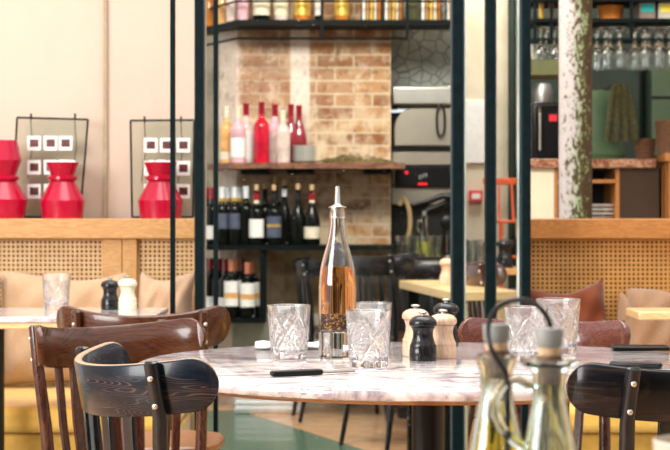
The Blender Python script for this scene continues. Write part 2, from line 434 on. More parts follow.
# ------------------------------------------------------------------ setting
struct(MB().box(-4.5, 4.5, -1.6, 12.6, -.05, 0).build('floor', 'floor_mix', smooth=False))
struct(MB().box(-3, -.475, 6.75, 6.87, 0, 3.2).build('wall_left', 'plaster_cream', smooth=False))
struct(MB().box(-3, .05, 12.4, 12.55, 0, 3.2).build('wall_back', 'grey_plaster', smooth=False))
struct(MB().box(.62, 1.42, 11.6, 11.7, 0, 3.2).build('wall_passage', 'plaster_far', smooth=False))
struct(MB().box(1.14, 3.2, 11.38, 11.48, 0, 3.2).build('wall_bar', 'dark_green', smooth=False))
struct(MB().box(-3, 3.2, 6.9, 12.6, 3.2, 3.3).build('ceiling', 'plaster_far', smooth=False))
struct(MB().box(-4.5, 4.5, -1.6, -1.5, 0, 3.0).build('wall_front', 'front_wall', smooth=False))
struct(MB().box(4.5, 4.6, -1.6, 12.6, 0, 3.0).build('wall_right', 'side_wall', smooth=False))
struct(MB().box(-4.6, -4.5, 3.0, 6.87, 0, 3.0).build('wall_side', 'side_wall', smooth=False))
t = struct(MB().box(X(103.5, 6.74), X(107, 6.74), 6.735, 6.752, 0, 3.2).build('trim_1', plain('seam', (.40, .31, .20), .8), smooth=False))
# stone wall round the oven
struct(MB().box(.30, .70, 10.25, 10.4, 1.62, 3.2).build('wall_oven', 'crazy_stone', smooth=False))
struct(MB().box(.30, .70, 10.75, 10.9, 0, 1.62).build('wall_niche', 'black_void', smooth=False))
# brick pier with a chamfered left corner
b = MB()
ring0 = [(-.53, 10.0), (.30, 10.0), (.30, 10.9), (-.63, 10.9), (-.63, 10.12)]
b.rings([[(x, y, z) for x, y in ring0] for z in (0, 3.2)])
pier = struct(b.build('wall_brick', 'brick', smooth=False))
b = MB().box(-.55, .31, 9.975, 10.0, 0, .50)
struct(b.build('wall_plinth', 'grey_plaster', smooth=False))
struct(MB().box(-.27, .0, 9.985, 10.0, .50, .86).build('trim_2', 'old_plaster', smooth=False))

# ------------------------------------------------------------------ glass partition posts
PY = 6.2
part = empty('glass_partition', (0, PY, 0), 0, 'black steel framed glass partition between the dining room and the bar', 'partition')
def post(x0, x1, y0=-.03, y1=.03, mat='post_steel'):
    return MB().box(X(x0, PY), X(x1, PY), y0, y1, 0, 3.1).build('post', mat, part, smooth=False, bevel=.003)
post(195, 203.5); post(213.5, 218, -.015, .015); post(452, 462.5); post(485, 494.5); post(521, 530)
for x0, x1 in ((203.5, 204.8), (450.8, 452), (462.5, 463.8), (494.5, 496), (519.8, 521)):
    MB().box(X(x0, PY), X(x1, PY), -.02, .02, 0, 3.1).build('edge_strip', 'post_edge', part, smooth=False)
for x0, x1 in ((203.6, 213.4), (218.2, 451.8), (466, 484.8), (497, 516.5)):
    MB().box(X(x0, PY), X(x1, PY), -.004, .004, .1, 3.1).build('glass_pane', 'sheet_glass', part, smooth=False)
for x0, x1 in ((464.2, 465.6), (517, 518.8)):
    MB().box(X(x0, PY), X(x1, PY), -.012, .012, .1, 3.1).build('glass_edge', plain('glass_edge_green', (.55, .75, .62), .1, 0, .6, 3), part, smooth=False)
tr_ = struct(MB().box(X(170.3, 5.17), X(175.3, 5.17), 5.163, 5.177, 0, 3.1).build('trim_3', 'post_steel', smooth=False))

# ------------------------------------------------------------------ banquettes
def banquette(name, x0, x1, stiles, frame_mat, cane_mat, back_mat, label):
    r = empty(name, (0, 6.3, 0), 0, label, 'banquette')
    MB().box(x0, x1, -.68, .12, 0, .38).build('base', 'yellow_front', r, bevel=.01)
    MB().box(x0, x1, -.72, .13, .38, .46).build('seat_pad', 'yellow_leather', r, bevel=.025, seg=4)
    MB().box(x0, x1, .20, .24, .46, .98).build('backboard', back_mat, r, smooth=False)
    zt, zb = 1.022, .953
    MB().box(x0, x1, .10, .42, zb, zt).build('top_rail', frame_mat, r, smooth=False, bevel=.004)
    MB().box(x0, x1, .12, .16, .46, .55).build('bottom_rail', frame_mat, r, smooth=False, bevel=.004)
    for a, c in stiles:
        MB().box(a, c, .12, .17, .5, zb).build('stile', frame_mat, r, smooth=False, bevel=.002)
    edges = [x0] + [v for s_ in stiles for v in s_] + [x1]
    for i in range(0, len(edges), 2):
        if edges[i + 1] - edges[i] > .05:
            MB().box(edges[i], edges[i + 1], .145, .149, .55, zb).build('cane_panel', cane_mat, r, smooth=False)
    return r
bl = banquette('banquette', -2.2, X(195, 6.35) - .002, [(X(103, 6.43), X(122, 6.43)), (X(122.6, 6.43), X(137, 6.43))], 'oak_light', 'cane_light', 'cane_backing',
               'pale oak banquette with cane back and yellow seat along the cream wall')
br_ = banquette('banquette', X(530.5, 6.2), 2.6, [], 'oak_orange', 'cane_dark', 'cane_backing_dark',
                'orange oak banquette with cane back below the bar, right of the steel posts')

def cushion(label, loc, w, h, t, mat, rot, group=None, seed=1, flop=0):
    rnd = random.Random(seed); ph = [rnd.uniform(0, 6) for _ in range(6)]
    b = MB(); n = 26
    grid = {}
    for side in (1, -1):
        for i in range(n + 1):
            for j in range(n + 1):
                u, v = i / n * 2 - 1, j / n * 2 - 1
                if side == -1 and (i in (0, n) or j in (0, n)): grid[side, i, j] = grid[1, i, j]; continue
                pin = 1 - .10 * (1 - abs(u) ** 1.5) * (abs(v) ** 3)
                pin2 = 1 - .10 * (1 - abs(v) ** 1.5) * (abs(u) ** 3)
                x = u * w / 2 * pin2; z = v * h / 2 * pin
                th = (max(0, (1 - u ** 4)) * max(0, (1 - v ** 4))) ** .55
                wr = .012 * math.sin(5 * u + 4 * v + ph[0]) * th + .007 * math.sin(11 * u - 8 * v + ph[1]) * th + .010 * math.sin(7 * v * (1 + u) + ph[2]) * (abs(u) ** 2) * th
                y = -side * (t / 2 * th + wr * side)
                zz = z + h / 2 + flop * x * abs(v) + .01 * math.sin(3 * u + ph[3]) * max(v, 0)
                grid[side, i, j] = b.bm.verts.new((x, y, zz))
    for side in (1, -1):
        for i in range(n):
            for j in range(n):
                q = [grid[side, i, j], grid[side, i + 1, j], grid[side, i + 1, j + 1], grid[side, i, j + 1]]
                if side == -1: q.reverse()
                if len(set(q)) == 4: b.bm.faces.new(q)
    o = b.build('cushion', mat, angle=60)
    o.location = loc; o.rotation_euler = rot; tag(o, label, 'cushion', group); return o
cushion('large beige cushion leaning on the left cane back behind the tumbler', (X(60, 6.2), 6.21, .462), .43, .385, .13, 'cushion_beige', (R(-12), 0, R(2)), seed=3)
cushion('pinkish beige cushion behind the pair of mills at the banquette end', (X(157, 6.2), 6.21, .462), .19, .385, .13, 'cushion_pink_beige', (R(-12), R(3), R(-6)), seed=5)
cushion('dark brown cushion at the left edge of the photo', (X(-70, 6.0), 6.1, .462), .36, .40, .12, 'cushion_brown', (R(-12), 0, R(4)), seed=6)
cushion('rust velvet cushion on the right banquette beside the steel post', (X(578, 6.2), 6.22, .464), .29, .34, .13, 'cushion_rust', (R(-12), R(-7), R(3)), seed=8)
cushion('small taupe cushion squeezed between the rust and the pale cushion', (X(631, 6.15), 6.2, .464), .14, .31, .10, 'cushion_taupe_pale', (R(-14), R(12), R(10)), seed=9)
cushion('larger taupe cushion behind the right wooden table', (X(674, 6.0), 6.02, .464), .31, .335, .13, 'cushion_taupe_pale', (R(-12), R(2), R(-4)), seed=11)

# ------------------------------------------------------------------ chairs
def arc_pt(a, Rr, s_): return (Rr * math.sin(a), s_ - 0 - Rr * math.cos(a) + (Rr - s_) )
def make_chair(label, crest_mat, post_mat, seat_mat, chord=.44, sag=.12, hgt=.088, top=.800, nslat=5, tag_label=False, rake=10, rim=None):
    """bentwood cafe chair; faces local +y; the crest is an arc bulging to -y"""
    root = empty('bistro_chair', (0, 0, 0), 0, label, 'chair')
    c, s_ = chord, sag
    Rr = (c * c / 4 + s_ * s_) / (2 * s_); amax = math.asin(c / 2 / Rr)
    rake = R(rake); SY_ = -.055; zc = top - hgt / 2
    ybend = -.155    # the arc's rearmost point at crest height
    def xf(x, y, z):   # rake the crest about the x axis through its own middle (bend end)
        dy, dz = y, z
        y2 = dy * math.cos(rake) - dz * math.sin(rake)
        z2 = dy * math.sin(rake) + dz * math.cos(rake)
        return (x, ybend + y2, zc + z2)
    def P3(a, off, dz):  # a: angle, off: radial offset outward, dz: height from the crest's middle
        r_ = Rr + off
        return xf(r_ * math.sin(a), Rr - r_ * math.cos(a), dz)
    th = .0075
    n = 44; rings = []
    arc_len = Rr * amax; er = hgt * .5
    for i in range(n + 1):
        tt = -1 + 2 * i / n
        # denser towards the ends
        a = amax * math.sin(tt * PI / 2)
        d = arc_len - abs(a) * Rr
        if d < er: hh = math.sqrt(max(0, er * er - (er - d) ** 2))
        else: hh = er
        hh = max(hh, .004)
        k = .0025
        cs = [(-th, -hh + k), (-th, hh - k), (-th + k, hh), (th - k, hh), (th, hh - k), (th, -hh + k), (th - k, -hh), (-th + k, -hh)]
        rings.append([P3(a, o_, z_) for o_, z_ in cs])
    mb = MB().rings(rings)
    if rim:
        mb.bm.faces.ensure_lookup_table()
        for i_ in range(n):
            for j_ in (1, 2): mb.bm.faces[i_ * 8 + j_].material_index = 1
    crest = mb.build('crest_rail', crest_mat, root, angle=50)
    if rim: crest.data.materials.append(M[rim])
    # posts = rear legs
    ap = (arc_len - .10) / Rr
    for sg in (-1, 1):
        p_top = Vector(P3(sg * ap, th + .010, hgt / 2 + .002)); p_mid = Vector(P3(sg * ap, th + .010, -hgt / 2))
        p_seat = Vector((sg * .145, -.088, .45)); p_foot = Vector((sg * .165, -.15, 0.0))
        pts = [p_foot, p_foot.lerp(p_seat, .5) + Vector((0, .012, 0)), p_seat, p_seat.lerp(p_mid, .5) + Vector((0, .006, 0)), p_mid, p_top, p_top + Vector((0, 0, .003))]
        mb = MB().tube(pts, [.011, .0135, .0145, .0135, .0125, .0125, .009], 14)
        mb.build('rear_leg', post_mat, root)
        for dz in (.022, -.024):
            q = Vector(P3(sg * ap, th + .0215, dz)); dirv = (q - Vector(P3(sg * ap, 0, dz))).normalized()
            mb = MB().tube([q - dirv * .004, q + dirv * .0015, q + dirv * .0035, q + dirv * .0045], [.0052, .0052, .0038, .0012], 12)
            mb.build('bolt', 'bolt_metal', root)
    # slats
    for k in range(nslat):
        f = (k - (nslat - 1) / 2) / ((nslat - 1) / 2)
        a = f * ap * .62
        top_p = Vector(P3(a, 0, -hgt / 2 + .006)); bot = Vector((top_p.x * .90, max(top_p.y + .035, -.115), .455))
        nrm = Vector((math.sin(a), -math.cos(a), 0)); tg = Vector((math.cos(a), math.sin(a), 0))
        rr = []
        for q, w_ in ((bot, .010), (bot.lerp(top_p, .5) + Vector((0, -.006, 0)), .011), (top_p, .011)):
            rr.append([q + tg * w_ * sx + nrm * .005 * sy for sx, sy in ((-1, -1), (1, -1), (1, 1), (-1, 1))])
        MB().rings(rr).build('slat', post_mat, root, bevel=.002)
    # seat: rounded trapezoid
    b = MB(); seg = 40; outl = []; SC = .175 + SY_
    for k in range(seg):
        a = 2 * PI * k / seg
        cx, cy = math.cos(a), math.sin(a)
        e = 2 / 3.2
        x = abs(cx) ** e * (1 if cx >= 0 else -1); y = abs(cy) ** e * (1 if cy >= 0 else -1)
        outl.append((x * (.185 + .012 * y), SC + y * .19))
    b.rings([[(x * .96, SC + (y - SC) * .96, .438) for x, y in outl], [(x, y, .442) for x, y in outl], [(x, y, .458) for x, y in outl], [(x * .97, SC + (y - SC) * .97, .463) for x, y in outl], [(x * .6, SC + (y - SC) * .6, .457) for x, y in outl]])
    b.build('seat', seat_mat, root)
    b = MB(); b.rings([[(x * .90, SC + (y - SC) * .90, z) for x, y in outl] for z in (.405, .438)]); b.build('seat_frame', post_mat, root)
    for sg in (-1, 1):
        MB().tube([(sg * .180, .290, 0), (sg * .167, .262, .25), (sg * .155, .24, .43)], [.011, .014, .016], 12).build('front_leg', post_mat, root)
        MB().tube([(sg * .158, -.105, .20), (sg * .170, .267, .20)], .008, 10).build('stretcher', post_mat, root)
    MB().tube([(-.165, .08, .20), (.165, .08, .20)], .008, 10).build('stretcher', post_mat, root)
    if tag_label:
        MB().box(.045, .085, SC + .172, SC + .175, .41, .434).build('maker_tag', 'white_paper', root, smooth=False)
    return root
def face(o, x, y, dx, dy): o.location = (x, y, 0); o.rotation_euler = (0, 0, math.atan2(dy, dx) - PI / 2)

k1 = make_chair('black bistro chair with grained curved back at the left front of the marble table', 'black_wood', 'blue_black_wood', 'dark_seat', chord=.45, sag=.15, top=.788, rim='crest_edge')
face(k1, -.28, 3.24, .90, .43)
k2 = make_chair('brown bistro chair with grained back rail pushed to the left of the marble table', 'brown_wood', 'brown_wood_post', 'seat_brown', chord=.43, sag=.14, hgt=.088, top=.789, tag_label=True)
face(k2, -.442, 4.02, .655, -.755)
k3 = make_chair('red-brown bistro chair turned away towards the bench table on the left', 'brown_wood', 'brown_wood_post', 'seat_brown', chord=.42, sag=.12, hgt=.10, top=.795, rake=15)
face(k3, -.475, 4.66, .0, 1)
k4 = make_chair('black bistro chair cut by the right edge, in front of the marble table', 'black_wood_plain', 'blue_black_wood', 'dark_seat', chord=.45, sag=.13, top=.786, hgt=.084)
face(k4, .535, 3.17, -.62, .78)
k5 = make_chair('maroon bistro chair facing the camera on the far side of the marble table', 'maroon_wood', 'brown_wood_post', 'dark_seat', chord=.41, sag=.10, top=.775, hgt=.08)
face(k5, X(538, 4.42), 4.42, -.30, -.95)
k6 = make_chair('dark chair standing side-on by the brick pier', 'black_wood_plain', 'blue_black_wood', 'dark_seat')
face(k6, X(326, 9.5), 9.42, .96, .12)
k7 = make_chair('dark curved-back chair left of the light wooden table', 'black_wood_plain', 'blue_black_wood', 'dark_seat', top=.85)
face(k7, X(390, 8.3), 8.3, .80, .6)
k8 = make_chair('dark chair directly behind the light wooden table', 'black_wood_plain', 'blue_black_wood', 'dark_seat', top=.81)
face(k8, X(424, 9.0), 9.03, .0, -1)
k9 = make_chair('brown chair seen through the narrow pane between the steel posts', 'brown_wood_post', 'brown_wood_post', 'dark_seat', top=.83)
face(k9, X(505, 7.5), 7.5, 1, .1)

# ------------------------------------------------------------------ round marble table
TX, TY, TR = X(428, 3.66), 3.66, .575
tb = empty('marble_table', (TX, TY, 0), 0, 'round white marble table with purple and grey veins in the middle foreground', 'table')
prof = [(.001, .728), (TR - .012, .728), (TR - .003, .731), (TR, .737), (TR, .741), (TR - .003, .747), (TR - .010, .750), (.001, .750)]
MB().lathe(prof, seg=160).build('tabletop', 'marble', tb)
MB().lathe([(.001, .719), (TR - .05, .719), (TR - .035, .7275), (.001, .7275)], seg=120).build('underside_board', 'oak_orange', tb)
MB().lathe([(.001, .012), (.032, .012), (.032, .70), (.10, .705), (.10, .7185), (.001, .7185)], seg=48).build('pedestal', 'iron_black', tb)
MB().lathe([(.001, 0), (.25, 0), (.25, .01), (.06, .03), (.001, .03)], seg=64).build('base', 'iron_black', tb)

def glass_mesh(r_top=.0435, r_bot=.0355, h=.108, seg=168, cut=True):
    b = MB(); rows = 64; rings = []
    def groove(th, z):
        u = th / (2 * PI); t = z / h
        if t < .10 or t > .86: return 0
        e = min(1, (t - .10) / .04, (.86 - t) / .04)
        def tri(v, w):
            f = abs((v % 1) - .5) * 2; return max(0, (f - (1 - w)) / w)
        v = (t - .10) / .76
        d = max(tri(u * 5 + v * 1.0, .16), tri(u * 5 - v * 1.0, .16))
        # fans and stars inside the diamonds
        lu = ((u * 5 + .5) % 1) - .5
        for k in (-.8, -.4, 0, .4, .8):
            if v > .45: d = max(d, .8 * max(0, 1 - abs(lu - k * (v - .42) * .55) / .018))
        cell = (u * 5) % 1 - .5
        rr = math.hypot(cell * 1.0, (v - .22) * .9)
        if rr < .2: d = max(d, .8 * abs(math.cos(6 * math.atan2(v - .22, cell))) ** 6)
        d = max(d, .75 * tri(u * 25 + v * 5, .5) * tri(u * 25 - v * 5, .5))
        return -.0021 * d * e
    for i in range(rows + 1):
        z = h * i / rows; r = r_bot + (r_top - r_bot) * (i / rows) ** .9
        if i == 0: r -= .002
        rings.append([((r + groove(2 * PI * k / seg, z)) * math.cos(2 * PI * k / seg), (r + groove(2 * PI * k / seg, z)) * math.sin(2 * PI * k / seg), z) for k in range(seg)])
    inner = [(r_top - .0008, h + .0008), (r_top - .0022, h + .0002), (r_top - .004, h * .90), (r_bot - .0035, .022), (r_bot - .008, .0155), (.001, .0145)]
    for r, z in inner:
        rings.append([(r * math.cos(2 * PI * k / seg), r * math.sin(2 * PI * k / seg), z) for k in range(seg)])
    b.rings(rings); return b
tum = glass_mesh().build('tumbler', 'tumbler_glass', angle=25)
tag(tum, None, 'glass', 'cut glass tumblers')
EZ = .7503
def on_table(px, py):  # position on a .75 m top whose foot shows at px, py
    Y = (CZ - .75) * F / (py - HY); return (X(px, Y), Y, EZ)
def tumbler(loc, label, rz=0, scale=None): return place(tum, used, loc, rz, label, None, scale)
tumbler(on_table(289, 359.5), 'cut-glass tumbler alone at the left of the amber bottle', .2)
tumbler(on_table(368.5, 368), 'cut-glass tumbler in front, right of the amber bottle', .5)
tumbler(on_table(373, 350), 'cut-glass tumbler half hidden behind the front one', 1.1, (.93, .93, .93))
tumbler(on_table(526, 362), 'cut-glass tumbler behind the corks of the oil cruets', .9)
tumbler(on_table(558, 354.5), 'cut-glass tumbler at the right, in front of the maroon chair', .3, (1.06, 1.06, 1.06))
tumbler((X(56.5, 5.60), 5.60, EZ), 'cut-glass tumbler on the bench table at the left', .3)

# amber bottle
bx, by, _ = on_table(337.5, 358)
bt = empty('oil_bottle', (bx, by, EZ), 0, 'tall clear bottle of amber chilli oil with a metal pourer on the marble table', 'bottle')
outer = [(.001, 0), (.034, 0), (.0375, .003), (.038, .010), (.038, .140), (.0365, .168), (.0330, .190), (.0265, .214), (.0195, .238), (.0158, .262), (.0145, .283), (.0162, .285), (.0162, .294), (.0145, .297), (.0145, .302), (.011, .302)]
inner = [(.011, .297), (.0115, .270), (.0165, .240), (.0235, .214), (.030, .190), (.0337, .168), (.0352, .140), (.0352, .058), (.030, .052), (.001, .050)]
MB().lathe(outer + inner, seg=64).build('glass_body', 'bottle_glass', bt)
MB().lathe([(.001, .0905), (.0346, .0905), (.0346, .140), (.0331, .168), (.0305, .184), (.001, .184)], seg=64).build('oil', 'amber_liquid', bt)
MB().lathe([(.001, .0505), (.0300, .0528), (.0346, .0585), (.0346, .090), (.001, .090)], seg=64).build('chilli_seeds', 'peppercorns', bt)
MB().lathe([(.001, .285), (.0108, .285), (.0108, .3025), (.018, .3025), (.018, .305), (.008, .309), (.006, .312), (.0045, .345), (.0035, .347), (.001, .347)], seg=32).build('pourer', 'steel', bt)

# mills
def mill(mat, label, loc, sc_=1.0, tall=1.0):
    r = empty('pepper_mill', loc, 0, label, 'mill')
    h = tall
    p = [(.001, 0), (.0265, 0), (.0272, .002), (.0272, .022), (.0262, .0245), (.0268, .027), (.0265, .030), (.0235, .036), (.0205, .046), (.0198, .054), (.0215, .062), (.0238, .066), (.001, .066)]
    MB().lathe([(a * sc_, b * h * sc_) for a, b in p], seg=48).build('body', mat, r)
    z0 = .0665
    p = [(.001, z0), (.0232, z0), (.0272, z0 + .003), (.0282, z0 + .008), (.0262, z0 + .014), (.0200, z0 + .0195), (.011, z0 + .0225), (.001, z0 + .023)]
    MB().lathe([(a * sc_, (b - z0) * sc_ + z0 * h * sc_) for a, b in p], seg=48).build('cap', mat, r)
    z1 = z0 * h * sc_ + .0225 * sc_
    p = [(.001, 0), (.005, 0), (.0042, .002), (.0038, .003), (.0088, .005), (.0095, .0070), (.0075, .0088), (.001, .0095)]
    MB().lathe([(a * sc_, z1 + b * sc_) for a, b in p], seg=24).build('knob', 'steel', r)
    return r
mill('mill_black', 'black wooden mill in front of the pale mills on the marble table', on_table(423, 360.5))
mill('mill_wood', 'pale wooden mill at the left of the mill cluster', on_table(415.5, 355.5), 1.0, 1.10)
mill('mill_wood', 'pale wooden mill at the right behind the front black mill', on_table(443, 358))
mill('mill_black', 'black wooden mill at the back of the mill cluster', on_table(446, 345.5), 1.02, 1.05)
mill('mill_black', 'black mill on the bench table beside the white one', (X(110, 5.62), 5.62, EZ))
mill('cream_panel', 'cream white mill on the bench table right of the black one', (X(127.5, 5.62), 5.62, EZ), 1.05)

# cutlery and napkin
def knife(label, p0, p1, width=.018, blade=True, hl=.10):
    x0, y0, _ = p0; x1, y1, _ = p1
    L = math.hypot(x1 - x0, y1 - y0); r = empty('table_knife', (x0, y0, EZ), math.atan2(y1 - y0, x1 - x0), label, 'knife')
    MB().box(0, hl, -width / 2, width / 2, .0005, .011).build('handle', 'black_plastic', r, bevel=.004, seg=3)
    if blade:
        b = MB(); zs = (.003, .006)
        out_ = [(hl, -.007), (hl, .007), (L * .9, .009), (L, .002), (L * .97, -.006)]
        b.rings([[(x, y, z) for x, y in out_] for z in zs]); b.build('blade', 'blade', r, bevel=.0005)
    return r
knife('black-handled table knife in front of the left tumbler', on_table(271, 377), on_table(356, 373.5))
knife('black-handled knife behind the right black chair', on_table(662, 369), on_table(590, 366.5))
o = MB().box(-.06, .06, -.035, .035, 0, .009).build('notebook', 'black_plastic', bevel=.003); o.location = (X(640, 3.98), 3.98, EZ); o.rotation_euler = (0, 0, R(-3))
tag(o, 'flat black booklet on the marble table near the right edge', 'booklet')
b = MB(); n = 16; rings = []
for i in range(n + 1):
    u = i / n; x = -.07 + .14 * u; w = .028 + .006 * math.sin(9 * u)
    rings.append([(x, w * math.cos(a) , .007 + .007 * math.sin(a) * (1 + .3 * math.sin(13 * u))) for a in [2 * PI * k / 14 for k in range(14)]])
o = b.rings(rings).build('napkin', 'napkin'); o.location = (X(288, 4.02), 4.0, EZ + .002); o.rotation_euler = (0, 0, R(3)); tag(o, 'rolled white napkin lying behind the left tumbler', 'napkin')

# ------------------------------------------------------------------ near table with the cruet caddy
nt_ = empty('side_table', (.28, 1.42, 0), 0, 'small table below the frame that carries the oil cruets', 'table')
MB().box(-.34, .32, -.28, .32, .725, .75).build('tabletop', 'marble', nt_, bevel=.004)
MB().lathe([(.001, .01), (.03, .01), (.03, .7248), (.001, .7248)], seg=32).build('pedestal', 'iron_black', nt_)
MB().lathe([(.001, 0), (.2, 0), (.2, .01), (.001, .01)], seg=48).build('base', 'iron_black', nt_)

def cruet(label, loc, fill_mat, level, lip=.021, handle=True, hang=0):
    r = empty('oil_cruet', loc, 0, label, 'cruet'); r.scale = (1, 1, .95)
    H = .172
    def ro(z):
        if z < .008: return .034 + .004 * (z / .008)
        if z < .135: return .038 - (.038 - .0145) * ((z - .008) / .127) ** 1.02
        return .0145
    zs = [.0, .004, .008, .03, .05, .07, .09, .11, .125, .135, .148, .158]
    outer = [(.001, 0)] + [(ro(z), z) for z in zs] + [(.017, .164), (lip, .168), (lip + .0012, .170), (lip, .172), (.016, .169)]
    inner = [(.0118, .160), (.0110, .148), (.0112, .135)] + [(ro(z) - .0035, z) for z in (.125, .11, .09, .07, .05, .03, .012)] + [(.028, .008), (.001, .007)]
    MB().lathe(outer + inner, seg=56).build('glass_body', 'green_glass', r)
    if fill_mat:
        lv = level
        MB().lathe([(.001, .0085), (.026, .0095)] + [(ro(z) - .0043, z) for z in (.014, .03, .05, .07, .09, .11) if z < lv] + [(ro(lv) - .0043, lv), (.001, lv)], seg=48).build('oil', fill_mat, r)
    if handle:
        pts = []
        for q in [(-.0155, .148), (-.028, .154), (-.040, .151), (-.047, .140), (-.048, .125), (-.042, .110), (-.032, .100), (-.0235, .094)]:
            pts.append((q[0] * math.cos(hang), q[0] * math.sin(hang), q[1]))
        MB().tube(pts, [.0048, .0042, .0040, .0040, .0040, .0042, .0045, .005], 14).build('handle', 'green_glass', r)
    MB().lathe([(.001, .150), (.0095, .150), (.0115, .176), (.001, .176)], seg=32).build('cork', 'dark_cork', r)
    MB().lathe([(.001, .1762), (.0095, .1762), (.0098, .183), (.001, .183)], seg=32).build('cork_collar', 'tan_cork', r)
    MB().lathe([(.001, .1832), (.0098, .1832), (.0116, .186), (.0122, .199), (.0112, .2005), (.001, .2005)], seg=32).build('stopper_cap', 'grey_silicone', r)
    return r
cruet('green glass oil cruet with loop handle and cork, nearest right', (X(549.5, 1.60), 1.60, .7545), 'vinegar', .045, .0245, True, R(8))
cruet('glass cruet of yellow oil with cork, left behind the wire loop', (X(496.5, 1.66), 1.66, .7545), 'oil', .112, .0170, False)
# caddy
Yc = 1.635
cd = empty('cruet_caddy', (X(522, Yc), Yc, .7505), 0, 'black wire cruet caddy with a curled loop handle between the cruets', 'caddy')
def L(px, py, Y): return (X(px, Y) - X(522, Yc), Y - Yc, Z(py, Y) - .7505)
pts = [(507.5, 540, 1.60), (507.5, 460, 1.60), (507.5, 400, 1.60), (507, 378, 1.60), (503, 368, 1.60), (497, 359, 1.60), (491.5, 349, 1.60), (488, 336, 1.605), (489, 322, 1.61), (496, 309, 1.615), (507, 302, 1.62), (519, 300, 1.63), (531, 302, 1.64), (541, 309, 1.65), (548, 319, 1.65), (551, 330, 1.65), (551, 337, 1.65)]
raw = [Vector(L(*p)) for p in pts]
def smooth_path(pts, n=6):
    out = []
    for i in range(len(pts) - 1):
        p0, p1, p2, p3 = pts[max(i - 1, 0)], pts[i], pts[i + 1], pts[min(i + 2, len(pts) - 1)]
        for k in range(n):
            t = k / n
            out.append(.5 * ((2 * p1) + (-p0 + p2) * t + (2 * p0 - 5 * p1 + 4 * p2 - p3) * t * t + (-p0 + 3 * p1 - 3 * p2 + p3) * t ** 3))
    out.append(pts[-1]); return out
raw[0].z = .003
MB().tube(smooth_path(raw), .0024, 12).build('loop_handle', 'iron_black', cd)
MB().box(-.085, .085, -.085, .085, 0, .0035).build('tray', 'iron_black', cd, bevel=.001)
cup = MB().lathe([(.001, 0), (.030, 0), (.036, .01), (.043, .11), (.0415, .111), (.040, .108), (.033, .012), (.001, .010)], seg=48).build('cup', 'cream_china')
cup.location = (X(652, 1.5) + .044, 1.5, .7505); tag(cup, 'cream ceramic cup whose rim shows at the bottom right corner', 'cup')

# ------------------------------------------------------------------ bench table and other tables
bt2 = empty('bench_table', (-1.1, 5.46, 0), 0, 'pale marble bench table with a wooden edge at the left banquette', 'table')
MB().box(-.9, X(158, 5.4) + 1.1, -.235, .28, .733, .75).build('tabletop', 'marble', bt2, bevel=.004)
MB().box(-.895, X(158, 5.4) + 1.095, -.23, .275, .716, .7328).build('edge_board', 'table_wood', bt2, bevel=.003)
MB().lathe([(.001, .01), (.03, .01), (.03, .7158), (.001, .7158)], (.1, 0, 0), seg=24).build('pedestal', 'iron_black', bt2)
MB().box(-.1, .3, -.17, .10, 0, .0098).build('base', 'iron_black', bt2, bevel=.002)
rt = empty('wooden_table', (1.25, 5.6, 0), 0, 'light wooden table end at the right edge before the orange banquette', 'table')
MB().box(X(627, 5.72) - 1.25, .7, -.10, .14, .726, .75).build('tabletop', 'table_wood', rt, bevel=.003)
MB().lathe([(.001, .01), (.03, .01), (.03, .7218), (.001, .7218)], (.2, -.08, 0), seg=24).build('pedestal', 'iron_black', rt)
MB().box(0, .4, -.2, .0, 0, .0098).build('base', 'iron_black', rt, bevel=.002)
wt = empty('wooden_table', (.277, 8.05, 0), R(7.6), 'light wooden table seen through the glass behind the mills', 'table')
MB().box(0, .26, -1.16, 0, .715, .75).build('tabletop', 'table_wood', wt, bevel=.003)
for x_, y_ in ((.05, -.06), (.21, -.06), (.05, -1.1), (.21, -1.1)):
    MB().box(x_ - .022, x_ + .022, y_ - .022, y_ + .022, 0, .7148).build('leg', 'table_wood' if y_ < -1 else 'black_steel', wt, bevel=.003)
mill('mill_wood', 'tall pale wooden mill on the light wooden table behind the glass', (X(447.5, 7.55), 7.55, EZ), 1.2)
mill('mill_black', 'black mill on the serving table seen through the right narrow pane', (X(505, 8.85), 8.85, .7803), 1.5)

# ------------------------------------------------------------------ red vases
def vase(label, cx, prof, fill=True):
    r = empty('red_vase', (X(cx, 6.55), 6.55, 1.0225), 0, label, 'vase')
    MB().lathe(prof, seg=56).build('body', 'red_ceramic', r, angle=20)
    return r
k = 1 / 284
v2 = [(.001, 0), (20.5 * k, 0), (22.5 * k, 17 * k), (22.5 * k, 18 * k), (13 * k, 36 * k), (12.5 * k, 37 * k), (15 * k, 39 * k), (15 * k, 41.5 * k), (12 * k, 43.5 * k), (16.5 * k, 56 * k), (15 * k, 56 * k), (11 * k, 44 * k), (.001, 42 * k)]
v1 = [(.001, 0), (22 * k, 0), (25 * k, 18 * k), (25 * k, 19 * k), (14.5 * k, 36 * k), (14 * k, 37 * k), (16.5 * k, 39 * k), (16.5 * k, 41.5 * k), (13.5 * k, 43.5 * k), (19 * k, 58 * k), (14.5 * k, 78 * k), (13.5 * k, 78 * k), (17 * k, 58 * k), (12 * k, 44 * k), (.001, 42 * k)]
vase('tall red ceramic vase cut by the left edge, on the banquette ledge', 2.5, v1)
vase('red ceramic vase in front of the left hanging frame', 62.5, v2)
vase('red ceramic vase partly behind the thin steel bar', 160.5, v2)
for cx, lab in ((62.5, 'white paper flowers in the mouth of the middle red vase'), (160.5, 'white paper flowers in the mouth of the right red vase')):
    b = MB()
    for dx, dy, dz in ((-.030, 0, .003), (-.008, .02, .005), (.012, -.01, .004), (.034, .01, .003), (0, -.03, .003), (.02, .03, .002)):
        b.sphere((dx, dy, dz), .013, (1.1, 1, .8), 10)
    o = b.build('paper_flowers', 'white_paper'); o.location = (X(cx, 6.55), 6.55, 1.0225 + 56 * k - .006); tag(o, lab, 'flowers')

